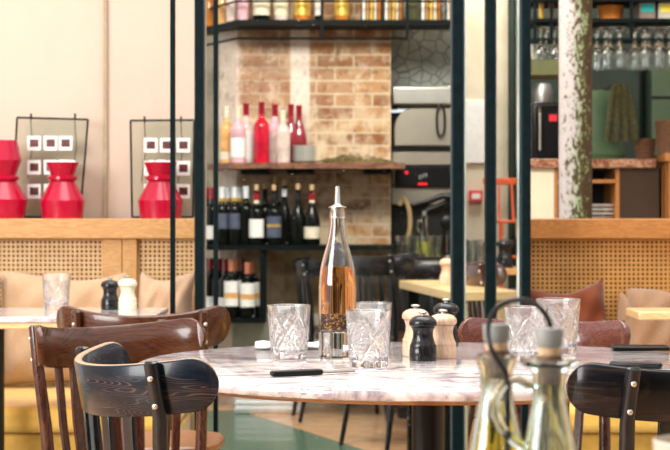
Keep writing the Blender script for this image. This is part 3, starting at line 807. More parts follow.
def picture_frame(label, tl, tr, bl, brc, cols, rows):
    Y = 6.66
    r = empty('picture_frame', (X(tl[0], Y), Y, 1.0225), 0, label, 'picture frame')
    def q(p, dy=0): return (X(p[0], Y) - X(tl[0], Y), dy, Z(p[1], Y) - 1.0225)
    pts = [q(tl), q(tr), q(brc), q(bl)]
    for i in range(4):
        MB().tube([pts[i], pts[(i + 1) % 4]], .0038, 8).build('frame_bar', 'iron_black', r)
    MB().rings([[Vector(p) + Vector((0, d, 0)) for p in pts] for d in (-.0012, .0012)]).build('glass', 'frame_glass', r, smooth=False)
    for cxp in (tl[0] + 14, tr[0] - 13):
        MB().tube([q((cxp, tl[1] - 4)), q((cxp, tl[1] + 2))], .004, 8).build('hook', 'iron_black', r)
        MB().tube([q((cxp, tl[1] + 2), -.004), q((cxp + 1.5, tl[1] + 30), -.004), q((cxp - 3, tl[1] + 62), -.004)], .0016, 6).build('cord', 'iron_black', r)
    for cx in cols:
        for ry in rows:
            a = q((cx, ry + 7.3)); hw = 6.7 * Y / F
            s1 = MB().box(a[0] - hw, a[0] + hw, -.011, -.007, a[2] - .0258, a[2] + .0258).build('photo_slide', 'white_paper', r, smooth=False)
            MB().box(a[0] - hw * .62, a[0] + hw * .66, -.0122, -.0112, a[2] - .013, a[2] + .014).build('film', 'slide_film', s1, smooth=False)
    return r
picture_frame('black wire frame of photo slides behind the middle red vase', (17, 117.5), (88, 119.5), (12, 217), (80, 217), (34.5, 51, 66), (136, 160, 184))
picture_frame('black wire frame of photo slides crossed by the thin steel bar', (130.5, 120.5), (194, 120), (132, 217), (193, 217), (151, 167, 183.5), (138, 161, 184))

# ------------------------------------------------------------------ shelves on the brick pier
SY = 9.72
def shelf_unit():
    r = empty('steel_shelf', (0, SY, 0), 0, 'black steel shelf with rails across the top of the brick pier', 'shelf')
    def wing(z0, z1, name, mat, y_in=.27, full=True, xr=.61):
        b = MB()
        pts = [(-.513, 0), (xr, 0), (xr, y_in), (-.513 + .02, y_in), (-.70, .42 + .18), (-.72, .44)] if full else None
        b.rings([[(x, y, z) for x, y in pts] for z in (z0, z1)]); return b.build(name, mat, r, smooth=False)
    wing(2.022, 2.05, 'shelf_board', 'black_steel')
    zr = 1.952
    MB().tube([(-.72, .44, zr), (-.513, 0, zr), (.377, 0, zr)], .0065, 8).build('lower_rail', 'black_steel', r)
    MB().tube([(-.72, .44, 2.146), (-.513, 0, 2.146), (.61, 0, 2.146)], .006, 8).build('upper_rail', 'black_steel', r)
    for x_ in (-.068, .377):
        MB().box(x_ - .008, x_ + .008, -.008, .008, zr, 2.022 if x_ > 9 else 2.7).build('upright', 'black_steel', r, smooth=False)
    return r
shelf_unit()
wsh = empty('wooden_shelf', (0, 9.62, 0), 0, 'rough red-brown wooden shelf holding the red bottles on the brick pier', 'shelf')
b = MB(); b.rings([[(x, y, z) for x, y in [(-.55, 0), (.36, 0), (.36, .375), (-.53, .375), (-.66, .50), (-.68, .3)]] for z in (1.270, 1.300)]); b.build('board', 'shelf_wood', wsh, smooth=False)
for x_ in (-.42, -.18, .22): MB().box(x_ - .07, x_ + .07, .05, .37, 1.245, 1.2695).build('bracket', 'black_steel', wsh, smooth=False)
wr = empty('wine_shelf', (0, 9.62, 0), 0, 'black steel shelving for the wine bottles below the wooden shelf', 'shelf')
b = MB(); b.rings([[(x, y, z) for x, y in [(-.72, 0), (.36, 0), (.36, .36), (-.54, .36), (-.72, .62)]] for z in (.848, .872)]); b.build('shelf_board', 'black_steel', wr, smooth=False)
b = MB(); b.rings([[(x, y, z) for x, y in [(-.72, 0), (-.37, 0), (-.37, .345), (-.56, .345), (-.72, .62)]] for z in (.47, .495)]); b.build('shelf_board', 'black_steel', wr, smooth=False)
MB().box(-.39, -.355, .02, .05, .472, .848).build('upright', 'black_steel', wr, smooth=False)
MB().box(-.72, -.70, .02, .05, 0, .848).build('upright', 'black_steel', wr, smooth=False)

# bottles
def wine_bottle(name, body_mat, cap_mat, label_mat=None, H=.31, r_=.0385, slope=0, lab=(.05, .14), neck_label=None, cork=False, extra=None):
    root = empty(name, (0, 0, 0), 0, None, 'bottle')
    if slope: p = [(.001, 0), (r_ * .95, 0), (r_, .006), (r_, H * .42), (r_ * .88, H * .52), (r_ * .62, H * .63), (r_ * .42, H * .72), (.0145, H * .80), (.0135, H * .96), (.015, H * .965), (.015, H), (.001, H)]
    else: p = [(.001, 0), (r_ * .95, 0), (r_, .006), (r_, H * .60), (r_ * .93, H * .645), (r_ * .7, H * .69), (r_ * .45, H * .725), (.0145, H * .76), (.0138, H * .96), (.015, H * .965), (.015, H), (.001, H)]
    MB().lathe(p, seg=24).build('body', body_mat, root)
    if cap_mat and not cork: MB().lathe([(.001, H * .80), (.0152, H * .80), (.0152, H * .955), (.0165, H * .96), (.0165, H + .002), (.001, H + .003)], seg=20).build('capsule', cap_mat, root)
    if cork:
        MB().lathe([(.001, H), (.0125, H), (.0135, H + .03), (.001, H + .031)], seg=16).build('cork', 'tan_cork', root)
        if cap_mat: MB().lathe([(.001, H * .82), (.0156, H * .82), (.0150, H * .95), (.001, H * .95)], seg=20).build('capsule', cap_mat, root)
    if label_mat:
        z0, z1 = lab
        b = MB(); rr = r_ + .0006; seg = 20; rings = []
        for i in range(seg + 1):
            a = -PI / 2 - 1.25 + 2.5 * i / seg
            rings.append([(rr * math.cos(a), rr * math.sin(a), z0), (rr * math.cos(a), rr * math.sin(a), z1), ((rr - .0004) * math.cos(a), (rr - .0004) * math.sin(a), z1), ((rr - .0004) * math.cos(a), (rr - .0004) * math.sin(a), z0)])
        lb = b.rings(rings).build('label', label_mat, root)
        if extra:
            ez0, ez1, em = extra; b = MB(); rings = []; rr += .0004
            for i in range(seg + 1):
                a = -PI / 2 - 1.1 + 2.2 * i / seg
                rings.append([(rr * math.cos(a), rr * math.sin(a), ez0), (rr * math.cos(a), rr * math.sin(a), ez1), ((rr - .0003) * math.cos(a), (rr - .0003) * math.sin(a), ez1), ((rr - .0003) * math.cos(a), (rr - .0003) * math.sin(a), ez0)])
            b.rings(rings).build('label_band', em, lb)
    if neck_label: MB().lathe([(.001, H * .76), (.0158, H * .76), (.0158, H * .82), (.001, H * .82)], seg=20).build('neck_label', neck_label, root)
    return root
def put(proto, px, Y, z, label, group=None, sc_=None, rz=0):
    return place(proto, used, (X(px, Y), Y, z), rz, label, group, sc_)
zW = .8725
pw = wine_bottle('wine_bottle', 'wine_glass_dark', 'foil_white', 'label_and_sheen_blue', .30, .032, 0, (.085, .165), 'gold_foil')  # blue patch here is a painted reflection on the glass, no paper label
for i, px in enumerate((222, 228.5, 234.5, 240)):
    put(pw, px, 9.72 + .10 * (i % 2), zW, 'dark wine bottle with white capsule, in the row of white-capped bottles on the wine shelf', 'white-capped wine bottles')
pk = wine_bottle('wine_bottle', 'wine_glass_dark', 'foil_white', None, .305, .0385)
put(pk, 246, 9.74, zW, 'dark unlabelled bottle with white capsule right of the row with painted bluish sheen')
pb = wine_bottle('wine_bottle', 'wine_glass_dark', 'foil_red', 'label_white', .285, .040, 0, (.04, .135), 'cream_panel', True)
put(pb, 256.5, 9.70, zW, 'wine bottle with red neck foil, cork and square white label')
pc = wine_bottle('wine_bottle', 'wine_glass_dark', None, None, .295, .0385, 0, cork=True)
put(pc, 265, 9.84, zW, 'unlabelled dark corked bottle behind the red-foil bottle')
pd = wine_bottle('wine_bottle', 'wine_glass_dark', 'foil_black', 'label_and_sheen_blue', .285, .040, 0, (.04, .15), None, True, (.095, .108, 'gold_foil'))
put(pd, 274, 9.70, zW, 'corked dark bottle with a dark label and gold band')
put(pc, 275.5, 9.84, zW, 'tall dark corked bottle behind the gold-banded one', sc_=(1, 1, 1.1))
pe = wine_bottle('wine_bottle', 'wine_glass_dark', 'foil_white', None, .31, .0385, 1, cork=True)
put(pe, 284.5, 9.80, zW, 'dark corked bottle with a white neck band in the middle of the shelf')
pf = wine_bottle('wine_bottle', 'wine_glass_dark', 'foil_black', None, .29, .042, 1, cork=True)
put(pf, 298, 9.72, zW, 'sloping dark bottle with black foil left of the cream-labelled bottle')
pg = wine_bottle('wine_bottle', 'wine_glass_dark', 'foil_red', 'label_cream', .285, .043, 1, (.035, .095), 'cream_panel', True)
put(pg, 312, 9.70, zW, 'burgundy bottle with cream label at the right end of the wine shelf')
pr = wine_bottle('wine_bottle', 'wine_glass_dark', 'foil_red', 'label_white', .30, .037, 0, (.03, .10))
for i, px in enumerate((206.5, 213)):
    put(pr, px, 9.92 - .09 * i, zW, 'red-capped bottle behind the left steel post on the wine shelf', 'red-capped bottles at the shelf end')
zL = .4955
for i, px in enumerate((205, 211, 219.5, 226)):
    put(pr, px, 10.02 - .078 * i, zL, 'red-capsule wine bottle on the low shelf beside the steel posts', 'red-capsule bottles on the low shelf')
pcop = wine_bottle('wine_bottle', 'wine_glass_dark', 'foil_copper', 'label_white', .30, .040, 0, (.06, .19), None, False, (.10, .13, 'orange_bottle'))
put(pcop, 231.5, 9.70, zL, 'copper-capsule bottle with white label, left one on the low shelf')
put(pcop, 247.5, 9.68, zL, 'copper-capsule bottle with white label, right one on the low shelf', sc_=(1, 1, .95))
put(pcop, 238, 9.80, zL, 'copper-capsule bottle behind the two front ones on the low shelf')
pdr = wine_bottle('wine_bottle', 'wine_glass_dark', 'wine_red_bottle', None, .30, .0385)
put(pdr, 243, 9.86, zL, 'dark red capsule bottle at the back of the low shelf')
put(pcop, 253.5, 9.79, zL, 'copper-capsule bottle at the right back of the low shelf', sc_=(1, 1, .95))

# bottles on the wooden shelf
zB = 1.3005
q1 = wine_bottle('liquor_bottle', 'orange_bottle', 'label_cream', 'label_cream', .30, .036, 0, (.02, .06)); put(q1, 226.5, 9.78, zB, 'orange bottle with cream cap at the left of the wooden shelf')
q2 = wine_bottle('liquor_bottle', 'pink_bottle', 'cream_panel', 'label_white', .29, .040, 0, (.03, .13)); put(q2, 238, 9.70, zB, 'pink bottle with pale label on the wooden shelf')
q3 = wine_bottle('liquor_bottle', 'clear_bottle', 'foil_red', 'label_white', .315, .040, 0, (.02, .17)); put(q3, 246, 9.80, zB, 'clear bottle with red cap and large white label')
q4 = wine_bottle('liquor_bottle', 'red_bottle', 'foil_red', None, .315, .041, 0); put(q4, 261.5, 9.70, zB, 'bright red bottle in the middle of the wooden shelf')
q5 = wine_bottle('liquor_bottle', 'pink_bottle', 'foil_red', 'clear_bottle', .31, .040, 0, (.02, .16)); put(q5, 275, 9.80, zB, 'pink-clear bottle with red cap right of the bright red one')
q6 = wine_bottle('liquor_bottle', 'clear_bottle', 'cream_panel', None, .275, .038, 0); put(q6, 283, 9.69, zB, 'clear bottle with pale cap before the dark red bottles')
q7 = wine_bottle('liquor_bottle', 'wine_red_bottle', 'foil_red', None, .31, .036, 1); put(q7, 291, 9.80, zB, 'dark red bottle behind the clear bottle')
q8 = wine_bottle('liquor_bottle', 'wine_red_bottle', 'foil_red', None, .31, .042, 1); put(q8, 299, 9.90, zB, 'dark red bottle with sloping shoulders behind the plates')
pt = MB().lathe([(.001, 0), (.045, 0), (.066, .008), (.068, .0095), (.064, .0095), (.043, .003), (.001, .003)], seg=40).build('plate', 'white_china')
tag(pt, None, 'plate', 'stack of small white plates')
for i in range(9):
    place(pt, used, (X(304.5, 9.72), 9.72, zB + i * .0102), 0, 'small white plate in the stack on the wooden shelf')
b = MB(); rnd = random.Random(4)
for i in range(90):
    x_ = rnd.uniform(-.17, .17); y_ = rnd.uniform(-.05, .05); a = rnd.uniform(-.6, .6); l_ = rnd.uniform(.04, .10); up_ = rnd.uniform(.0, .05) * (1 - abs(x_) / .2)
    b.tube([(x_ - l_ / 2, y_, .006 + up_ * .5), (x_, y_ + .01 * a, .012 + up_), (x_ + l_ / 2, y_ + .03 * a, .005 + up_ * .3)], [.0025, .003, .0018], 5)
b.box(-.15, .15, -.04, .04, 0, .012)
o = b.build('dried_herbs', 'dried_herb'); o.location = (X(355, 9.75), 9.75, zB); tag(o, 'dried herb bundle lying on the wooden shelf right of the plates', 'herbs')

# jars and bottles on the top steel shelf
zT = 2.0505
def jar(name, label, px, Y, r_, h_, mat, lidm, stripe=None, band_=None):
    root = empty(name, (X(px, Y), Y, zT), 0, label, 'jar' if name == 'storage_jar' else 'bottle')
    MB().lathe([(.001, 0), (r_ * .95, 0), (r_, .004), (r_, h_ * .8), (r_ * .7, h_ * .9), (r_ * .7, h_), (.001, h_)], seg=24).build('body', mat, root)
    MB().lathe([(.001, h_ + .0003), (r_ * .75, h_ + .0003), (r_ * .75, h_ + .02), (.001, h_ + .02)], seg=20).build('lid', lidm, root)
    if band_: MB().lathe([(.001, .03), (r_ + .0008, .03), (r_ + .0008, h_ * .7), (.001, h_ * .7)], seg=24).build('label', band_, root)
    return root
jar('liquor_bottle', 'amber bottle at the left end of the top steel shelf', 209, 10.1, .030, .2, 'brown_amber', 'foil_black')
jar('liquor_bottle', 'orange bottle beside the thin post on the top shelf', 222, 9.98, .026, .2, 'orange_bottle', 'foil_black')
jar('liquor_bottle', 'pale bottle at the bend of the top shelf', 231, 9.88, .026, .22, 'clear_bottle', 'foil_white')
jar('liquor_bottle', 'pink-white bottle on the top shelf', 243, 9.82, .030, .22, 'pink_bottle', 'foil_red')
jar('liquor_bottle', 'wide dark bottle with cream label on the top shelf', 261.5, 9.82, .046, .24, 'wine_glass_dark', 'foil_black', None, 'label_cream')
jar('liquor_bottle', 'pale gold bottle on the top shelf', 281, 9.82, .038, .24, 'clear_bottle', 'gold_foil', None, 'cream_panel')
jar('liquor_bottle', 'amber bottle with gold label on the top shelf', 302, 9.82, .046, .24, 'brown_amber', 'foil_black', None, 'gold_foil')
jar('liquor_bottle', 'dark bottle with white label by the middle upright', 319, 9.82, .022, .24, 'wine_glass_dark', 'foil_black', None, 'label_white')
jar('liquor_bottle', 'squat amber bottle right of the middle upright', 342, 9.82, .042, .2, 'brown_amber', 'gold_foil', None, 'gold_foil')
def striped(label, px, w):
    root = empty('storage_jar', (X(px, 9.82), 9.82, zT), 0, label, 'jar')
    n = 5; tot = w * 9.82 / F
    cols = ['label_white', 'oak_light', 'gold_foil', 'cream_panel', 'brown_amber']
    MB().box(-tot / 2 - .004, tot / 2 + .004, .02, .05, 0, .20).build('holder', 'black_steel', root, smooth=False)
    for i in range(n):
        a = -tot / 2 + tot * (i + .5) / n
        MB().lathe([(.001, .004), (tot / n * .42, .004), (tot / n * .42, .19), (.001, .19)], (a, 0, 0), seg=14).build('canister', cols[i], root)
striped('rack of pale and gold canisters left on the top shelf', 371.5, 19)
striped('rack of pale and gold canisters in the middle of the top shelf', 393.5, 18)
striped('rack of pale and gold canisters right on the top shelf', 431, 20)
striped('rack of pale and gold canisters at the right end behind the post', 453, 12)
jar('liquor_bottle', 'olive woven bottle between the canister racks', 412.5, 9.82, .036, .2, 'olive', 'olive')

# ------------------------------------------------------------------ oven niche
ov = empty('steel_oven', (.0, 10.05, 0), 0, 'stainless steel oven with rounded door and dark oval handle in the stone niche', 'oven')
def oz(py): return Z(py, 10.05)
def ox(px): return X(px, 10.05)
MB().box(ox(392), .70, 0, .25, oz(105), oz(86)).build('hood', 'steel', ov, bevel=.012, seg=4)
# rounded front door
b = MB(); pts = []
x0, x1, z0, z1 = ox(394), ox(453), oz(146), oz(108)
pts = [(x0, z0), (x1 + .06, z0), (x1 + .06, z1)]
for i in range(9):
    a = PI / 2 + i / 8 * PI / 2; pts.append((x0 + .11 + .11 * math.cos(a), z1 - .11 + .11 * math.sin(a)))
b.rings([[(x, y, z) for x, z in pts] for y in (.0, .05)]); b.build('door', plain('steel_warm', (.42, .38, .32), .35, .9, .1, 4), ov, bevel=.006)
b = MB(); pth = []
cx, cz = ox(440.5), oz(121)
for i in range(32):
    a = 2 * PI * i / 32; pth.append((cx + .021 * math.cos(a), -.03, cz + .065 * math.sin(a) + .02 * (1 if math.sin(a) > 0 else -1)))
MB().tube(pth, .0065, 8, closed=True).build('handle', 'iron_black', ov)
MB().box(ox(392), .70, .01, .25, oz(165), oz(152)).build('panel', 'steel_warm', ov, bevel=.003)
pl_ = MB().box(ox(395), .70, -.01, .25, oz(187), oz(166)).build('control_panel', 'black_plastic', ov, bevel=.003)
MB().sphere((ox(406.5), -.012, oz(172.5)), .009, (1, .4, 1)).build('warning_light', 'indicator_light', pl_)
MB().box(ox(418), ox(427), -.0125, -.0102, oz(185), oz(183)).build('display', 'indicator_light', pl_, smooth=False)
for i in range(3):
    MB().box(ox(419 + 3 * i), ox(420.6 + 3 * i), -.0125, -.0102, oz(179 - i), oz(175 - i)).build('mark', 'steel', pl_, smooth=False)
MB().box(ox(392), .70, .02, .25, oz(204), oz(187.5)).build('lower_panel', 'steel_warm', ov, bevel=.003)
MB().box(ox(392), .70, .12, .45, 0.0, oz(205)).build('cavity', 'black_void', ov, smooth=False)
MB().box(ox(388), ox(452), .02, .26, oz(151.5), oz(146.5)).build('gap_shade_strip', 'black_plastic', ov, smooth=False)  # solid black strip stands in for the shaded gap below the door
MB().box(ox(392), ox(398), .04, .2, oz(108), oz(105.5)).build('bracket', 'black_plastic', ov, smooth=False)

# back counter with glasses and cruet
bc = empty('back_counter', (.52, 9.55, 0), 0, 'dark counter under the oven carrying small glasses', 'counter')
MB().box(-.22, .085, -.2, .25, .79, .82).build('top', 'black_plastic', bc, bevel=.003)
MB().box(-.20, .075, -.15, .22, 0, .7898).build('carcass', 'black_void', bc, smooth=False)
ft = MB().lathe([(.001, 0), (.034, 0), (.043, .105), (.0405, .105), (.031, .012), (.001, .011)], seg=20).build('tumbler', 'far_glass')
tag(ft, None, 'glass', 'small glasses on the back counter')
for px, Y, lab in ((404, 9.42, None), (412, 9.5, None), (427, 9.42, None), (435, 9.42, None), (441, 9.52, None)):
    place(ft, used, (X(px, Y), Y, .8202), 0, 'small ribbed glass on the dark counter below the oven', 'small glasses on the back counter', (1, 1, 1.0))
cr = empty('oil_cruet', (X(424.5, 9.62), 9.62, .8202), 0, 'glass oil cruet with yellow-green oil on the dark back counter', 'cruet')
MB().lathe([(.001, .07), (.030, .07), (.016, .15), (.012, .17), (.018, .20), (.018, .205), (.001, .205)], seg=20).build('glass_body', 'far_glass', cr)
MB().lathe([(.001, 0), (.036, 0), (.037, .01), (.030, .0695), (.001, .0695)], seg=20).build('oil', plain('oil_far', (.35, .33, .04), .1), cr)
MB().lathe([(.001, .205), (.010, .205), (.011, .23), (.001, .23)], seg=12).build('cork', 'grey_silicone', cr)
MB().tube([(-.012, 0, .18), (-.035, 0, .18), (-.038, 0, .14), (-.022, 0, .11)], .005, 8).build('handle', 'far_glass', cr)
# jointed black arm in front of the oven
ja = empty('jointed_arm', (X(452, 9.3), 9.42, .8202), 0, 'black jointed arm with round end knob beside the steel post, before the oven', 'arm')
def ja_(px, py): return (X(px, 9.4) - X(452, 9.4), 0, Z(py, 9.4) - .8202)
MB().tube([ja_(415, 205), ja_(430, 201), ja_(444, 196), ja_(456, 197)], [.010, .014, .017, .022], 12).build('arm_bar', 'black_plastic', ja)
MB().tube([Vector(ja_(428, 211)) + Vector((0, .03, 0)), Vector(ja_(455, 200)) + Vector((0, .03, 0))], [.013, .02], 12).build('arm_bar', 'black_plastic', ja)
MB().sphere(ja_(449, 222), .042, (1, .5, 1), 20).build('knob', 'black_plastic', ja)
MB().lathe([(.001, 0), (.02, 0), (.02, .01), (.010, .02), (.010, .26), (.001, .26)], (-.03, .06, 0), seg=16).build('stand', 'black_plastic', ja)
# coiled cane loop at the brick edge
o = MB().tube(smooth_path([Vector(p) for p in [(0, 0, 0), (.025, 0, .10), (.02, 0, .2), (-.01, .01, .26), (-.03, .01, .22)]]), .012, 8).build('straw_plait', 'cable_tan')
o.location = (X(405, 9.9) - .0, 9.86, .86); tag(o, 'tan straw plait hanging by the brick edge under the oven', 'plait')
# white crate at the foot of the pier
cr_ = empty('floor_crate', (X(272, 9.75), 9.75, 0), 0, 'low white ribbed crate on the floor in front of the brick pier', 'crate')
MB().box(-.19, .17, -.11, .11, 0, .14).build('body', 'white_china', cr_, bevel=.01)
for i in range(4): MB().box(-.188, .168, -.117, -.1105, .02 + i * .03, .032 + i * .03).build('rib', 'foil_white', cr_, smooth=False)

# ------------------------------------------------------------------ passage beyond the narrow panes
wb = MB().box(X(464, 11.55), X(487, 11.55), 11.575, 11.598, Z(163, 11.57), Z(100, 11.57)).build('notice_board', 'label_white', smooth=False, bevel=.003); tag(wb, 'blank white board on the passage wall beyond the glass', 'board')
al = empty('alarm_box', (X(476, 11.55), 11.55, Z(196, 11.55)), 0, 'small red fire alarm box on the passage wall', 'alarm')
MB().box(-.042, .042, 0, .048, -.035, .035).build('housing', 'alarm_red', al, bevel=.005); MB().box(-.026, .026, -.003, -.0004, -.018, .016).build('face', 'white_paper', al, smooth=False)
pp = MB().tube([(X(512, 11.4), 11.4, 0), (X(512, 11.4), 11.4, 3.19)], .025, 16).build('drain_pipe', 'dark_green'); tag(pp, 'dark green vertical pipe on the passage wall', 'pipe')
oc = empty('orange_chair', (1.065, 11.08, .58), R(15), 'orange metal chair standing on the plinth beyond the narrow pane', 'chair')
MB().box(-.14, .14, -.13, .13, .40, .418).build('seat', 'orange_metal', oc, bevel=.006)
for sx in (-1, 1):
    MB().tube([(sx * .13, .13, 0), (sx * .125, .12, .40), (sx * .12, .15, .66)], .014, 10).build('rear_leg', 'orange_metal', oc)
    MB().tube([(sx * .13, -.13, 0), (sx * .125, -.12, .40)], .014, 10).build('front_leg', 'orange_metal', oc)
    MB().tube([(sx * .045, .125, .418), (sx * .04, .148, .65)], .008, 8).build('spindle', 'orange_metal', oc)
MB().box(-.14, .14, .14, .16, .63, .67).build('crest_rail', 'orange_metal', oc, bevel=.006)
MB().tube([(-.13, -.13, .2), (.13, -.13, .2)], .009, 8).build('stretcher', 'orange_metal', oc)
st_ = MB().box(.88, 1.27, 10.88, 11.3, 0, .5795).build('plinth', 'white_china', smooth=False, bevel=.01); tag(st_, 'white plinth under the orange chair beyond the narrow pane', 'plinth')
gt = empty('serving_table', (X(478, 8.9), 8.9, 0), 0, 'dark serving table with glasses beyond the glass partition', 'table')
MB().box(-.10, .32, -.2, .2, .75, .78).build('tabletop', 'oak_light', gt, bevel=.003)
for sx, sy in ((-.08, -.17), (.30, -.17), (-.08, .17), (.30, .17)): MB().box(sx - .02, sx + .02, sy - .02, sy + .02, 0, .7498).build('leg', 'black_steel', gt, bevel=.002)
for px, Y in ((469, 8.8), (477, 8.85), (483, 8.78), (473, 8.98)):
    place(ft, used, (X(px, Y), Y, .7803), 0, 'clear glass on the serving table beyond the narrow left pane', 'glasses on the serving table', (1, 1, 1.25))

# ------------------------------------------------------------------ iron column
cl = empty('iron_column', (X(575.5, 7.6), 7.6, 0), 0, 'round iron column with flaking white and green paint behind the right banquette', 'column')
MB().lathe([(.001, 0), (.0675, 0), (.0675, 3.2), (.001, 3.2)], seg=48).build('shaft', 'flaked_paint', cl)

# ------------------------------------------------------------------ bar on the right
BY = 9.4
def bz(py): return Z(py, BY)
def bxx(px): return X(px, BY)
bar = empty('back_bar_cabinet', (0, BY, 0), 0, 'wooden back bar cabinet with open cubbies under a red-brown top', 'cabinet')
MB().box(bxx(529), bxx(655), -.03, .55, bz(168), bz(159)).build('top', 'bar_top', bar, bevel=.004)
MB().box(bxx(529), bxx(660), .10, .5, 0, bz(168) - .0005 - .26).build('carcass', 'dark_brown_panel', bar, smooth=False)
MB().box(bxx(529), bxx(554), .0, .04, bz(230), bz(168.3)).build('side_panel', 'cream_panel', bar, smooth=False)
MB().box(bxx(554), bxx(665), .42, .45, bz(230), bz(168.3)).build('back_panel', 'black_void', bar, smooth=False)
for px in (556, 617.5, 661):
    MB().box(bxx(px - 1.8), bxx(px + 1.8), .0, .42, bz(230), bz(168.3)).build('upright', 'oak_orange', bar, smooth=False)
MB().box(bxx(558), bxx(616), .0, .42, bz(183), bz(179.5)).build('cubby_shelf', 'oak_orange', bar, smooth=False)
MB().box(bxx(619.5), bxx(662), .0, .03, bz(230), bz(168.3)).build('door', 'dark_brown_panel', bar, smooth=False)
MB().box(bxx(558), bxx(616), .0, .42, bz(222), bz(219)).build('cubby_shelf', 'oak_orange', bar, smooth=False)
pl2 = MB().lathe([(.001, 0), (.06, 0), (.085, .010), (.087, .0125), (.083, .0125), (.058, .003), (.001, .003)], seg=32).build('plate', 'white_china'); tag(pl2, None, 'plate')
for i in range(4):
    place(pl2, used, (bxx(606), BY + .12, bz(219) + .0003 + i * .021), 0, 'white plate in the stack inside the back bar cubby', 'plates in the cubby')
bx2 = empty('wooden_box', (bxx(670), BY - .1, 0), 0, 'wooden box stand at the right edge of the back bar', 'stand')
MB().box(-.05, .25, -.05, .45, bz(162), bz(154)).build('top', 'oak_orange', bx2, bevel=.003)
MB().box(-.028, -.012, -.03, .4, 0, bz(162) - .0003).build('side', 'oak_orange', bx2, smooth=False)
MB().box(-.012, .25, -.03, .4, bz(184), bz(181)).build('shelf', 'oak_orange', bx2, smooth=False)
def basket(label, px0, px1, py0, py1, Y, mat='basket_brown', nm='wicker_basket', cat='basket'):
    w = (px1 - px0) * Y / F; h = (py1 - py0) * Y / F
    r_ = w / 2
    b = MB(); prof = [(.001, 0), (r_ * .8, 0)]
    n = 10
    for i in range(n + 1):
        t = i / n; prof.append((r_ * (.8 + .18 * t) + .004 * (i % 2), h * (.03 + .95 * t)))
    prof += [(r_, h), (r_ * .93, h), (r_ * .78, h * .1), (.001, h * .08)]
    o = b.lathe(prof, seg=28).build(nm, mat); o.location = (X((px0 + px1) / 2, Y), Y, Z(py1, Y)); tag(o, label, cat); return o
basket('low brown wicker basket on the back bar top left of the tall one', 634, 656, 139, 158.8, 9.55)
basket('tall brown wicker basket on the wooden stand at the right edge', 655, 684, 121, 153.6, 9.44)
# upper shelf with glass rack
US = 8.9
us = empty('glass_rack', (0, US, 0), 0, 'dark steel rack above the bar holding hanging wine glasses', 'rack')
def uz(py): return Z(py, US)
def ux(px): return X(px, US)
MB().box(ux(529), ux(720), -.15, .18, uz(25), uz(21.5)).build('shelf_board', 'black_steel', us, smooth=False)
MB().box(ux(529), ux(720), -.15, .18, uz(4.5), uz(2)).build('shelf_board', 'black_steel', us, smooth=False)
for dy in (-.12, -.02, .08):
    MB().box(ux(529), ux(720), dy - .006, dy + .006, uz(42), uz(40.5)).build('hanging_rail', 'black_steel', us, smooth=False)
for px in (532, 548, 627, 700):
    MB().box(ux(px - 1.6), ux(px + 1.6), -.14, -.125, uz(42), 2.6).build('upright', 'black_steel', us, smooth=False)
MB().box(ux(529), ux(560), -.15, .18, uz(77), uz(62)).build('low_shelf', 'olive', us, smooth=False)
wg = empty('wine_glass', (0, 0, 0), 0, None, 'glass')
MB().lathe([(.001, 0), (.033, 0), (.033, -.003), (.006, -.008), (.0042, -.02), (.0042, -.075), (.010, -.083), (.027, -.105), (.0325, -.13), (.030, -.185), (.0288, -.185), (.031, -.13), (.025, -.107), (.001, -.09)], seg=20).build('bowl_and_stem', 'far_glass', wg)
zr_ = uz(40.3) + .011
pxs = [538, 545, 552, 596, 603, 609.5, 616.5, 634, 641, 648, 654.5, 661, 667.5]
for row, dy in enumerate((-.07, .03)):
    for i, px in enumerate(pxs):
        if row == 1: px = px + 3
        place(wg, used, (ux(px), US + (-.11, -.035, .04, .115)[row * 2 + i % 2], zr_ + .06 - .02), 0, 'upside-down wine glass hanging from the dark rack above the bar', 'hanging wine glasses')
for i, px in enumerate((536, 542, 548, 554)):
    place(ft, used, (ux(px), US - .05 + .02 * (i % 2), uz(62) + .0003), 0, 'small tumbler on the olive shelf left of the iron column', 'tumblers on the olive shelf', (.8, .8, .75))
def cardbox(label, px0, px1, py0, mat, lab_mat, Y=US):
    x0, x1 = X(px0, Y), X(px1, Y); z0 = uz(21.5) + .0003; z1 = Z(py0, Y) - .002
    r = empty('card_box', ((x0 + x1) / 2, Y, z0), 0, label, 'box'); w = (x1 - x0) / 2
    MB().box(-w, w, -.10, .08, 0, z1 - z0).build('carton', mat, r, bevel=.002)
    MB().box(-w * .8, w * .8, -.1022, -.1003, (z1 - z0) * .42, (z1 - z0) * .92).build('label', lab_mat, r, smooth=False)
cardbox('brown box with teal label on the upper bar shelf', 636, 652, 4.7, 'brown_card', 'teal_card')
cardbox('grey box with yellow label at the right end of the upper bar shelf', 655, 676, 4.7, 'grey_card', 'yellow_card')
basket('long amber wicker basket on the upper bar shelf', 597, 624, 6, 21.2, US, 'brown_amber')
jar_b = [(600, 'brown_amber'), (606, 'orange_bottle'), (612, 'gold_foil'), (618, 'label_cream'), (624, 'yellow_card'), (540, 'gold_foil'), (550, 'brown_amber')]
for i, (px, mt) in enumerate(jar_b):
    o = MB().lathe([(.001, 0), (.012, 0), (.012, .1), (.001, .1)], seg=14).build('spice_jar', mt); z_ = uz(2) + .0003 if px > 560 else uz(21.5) + .0003
    o.location = (ux(px), US - .06, z_)
    tag(o, ['amber', 'orange', 'gold', 'cream', 'yellow', 'gold', 'amber'][i] + (' jar on the topmost bar shelf at the picture top' if px > 560 else ' jar on the bar shelf left of the iron column'), 'jar')
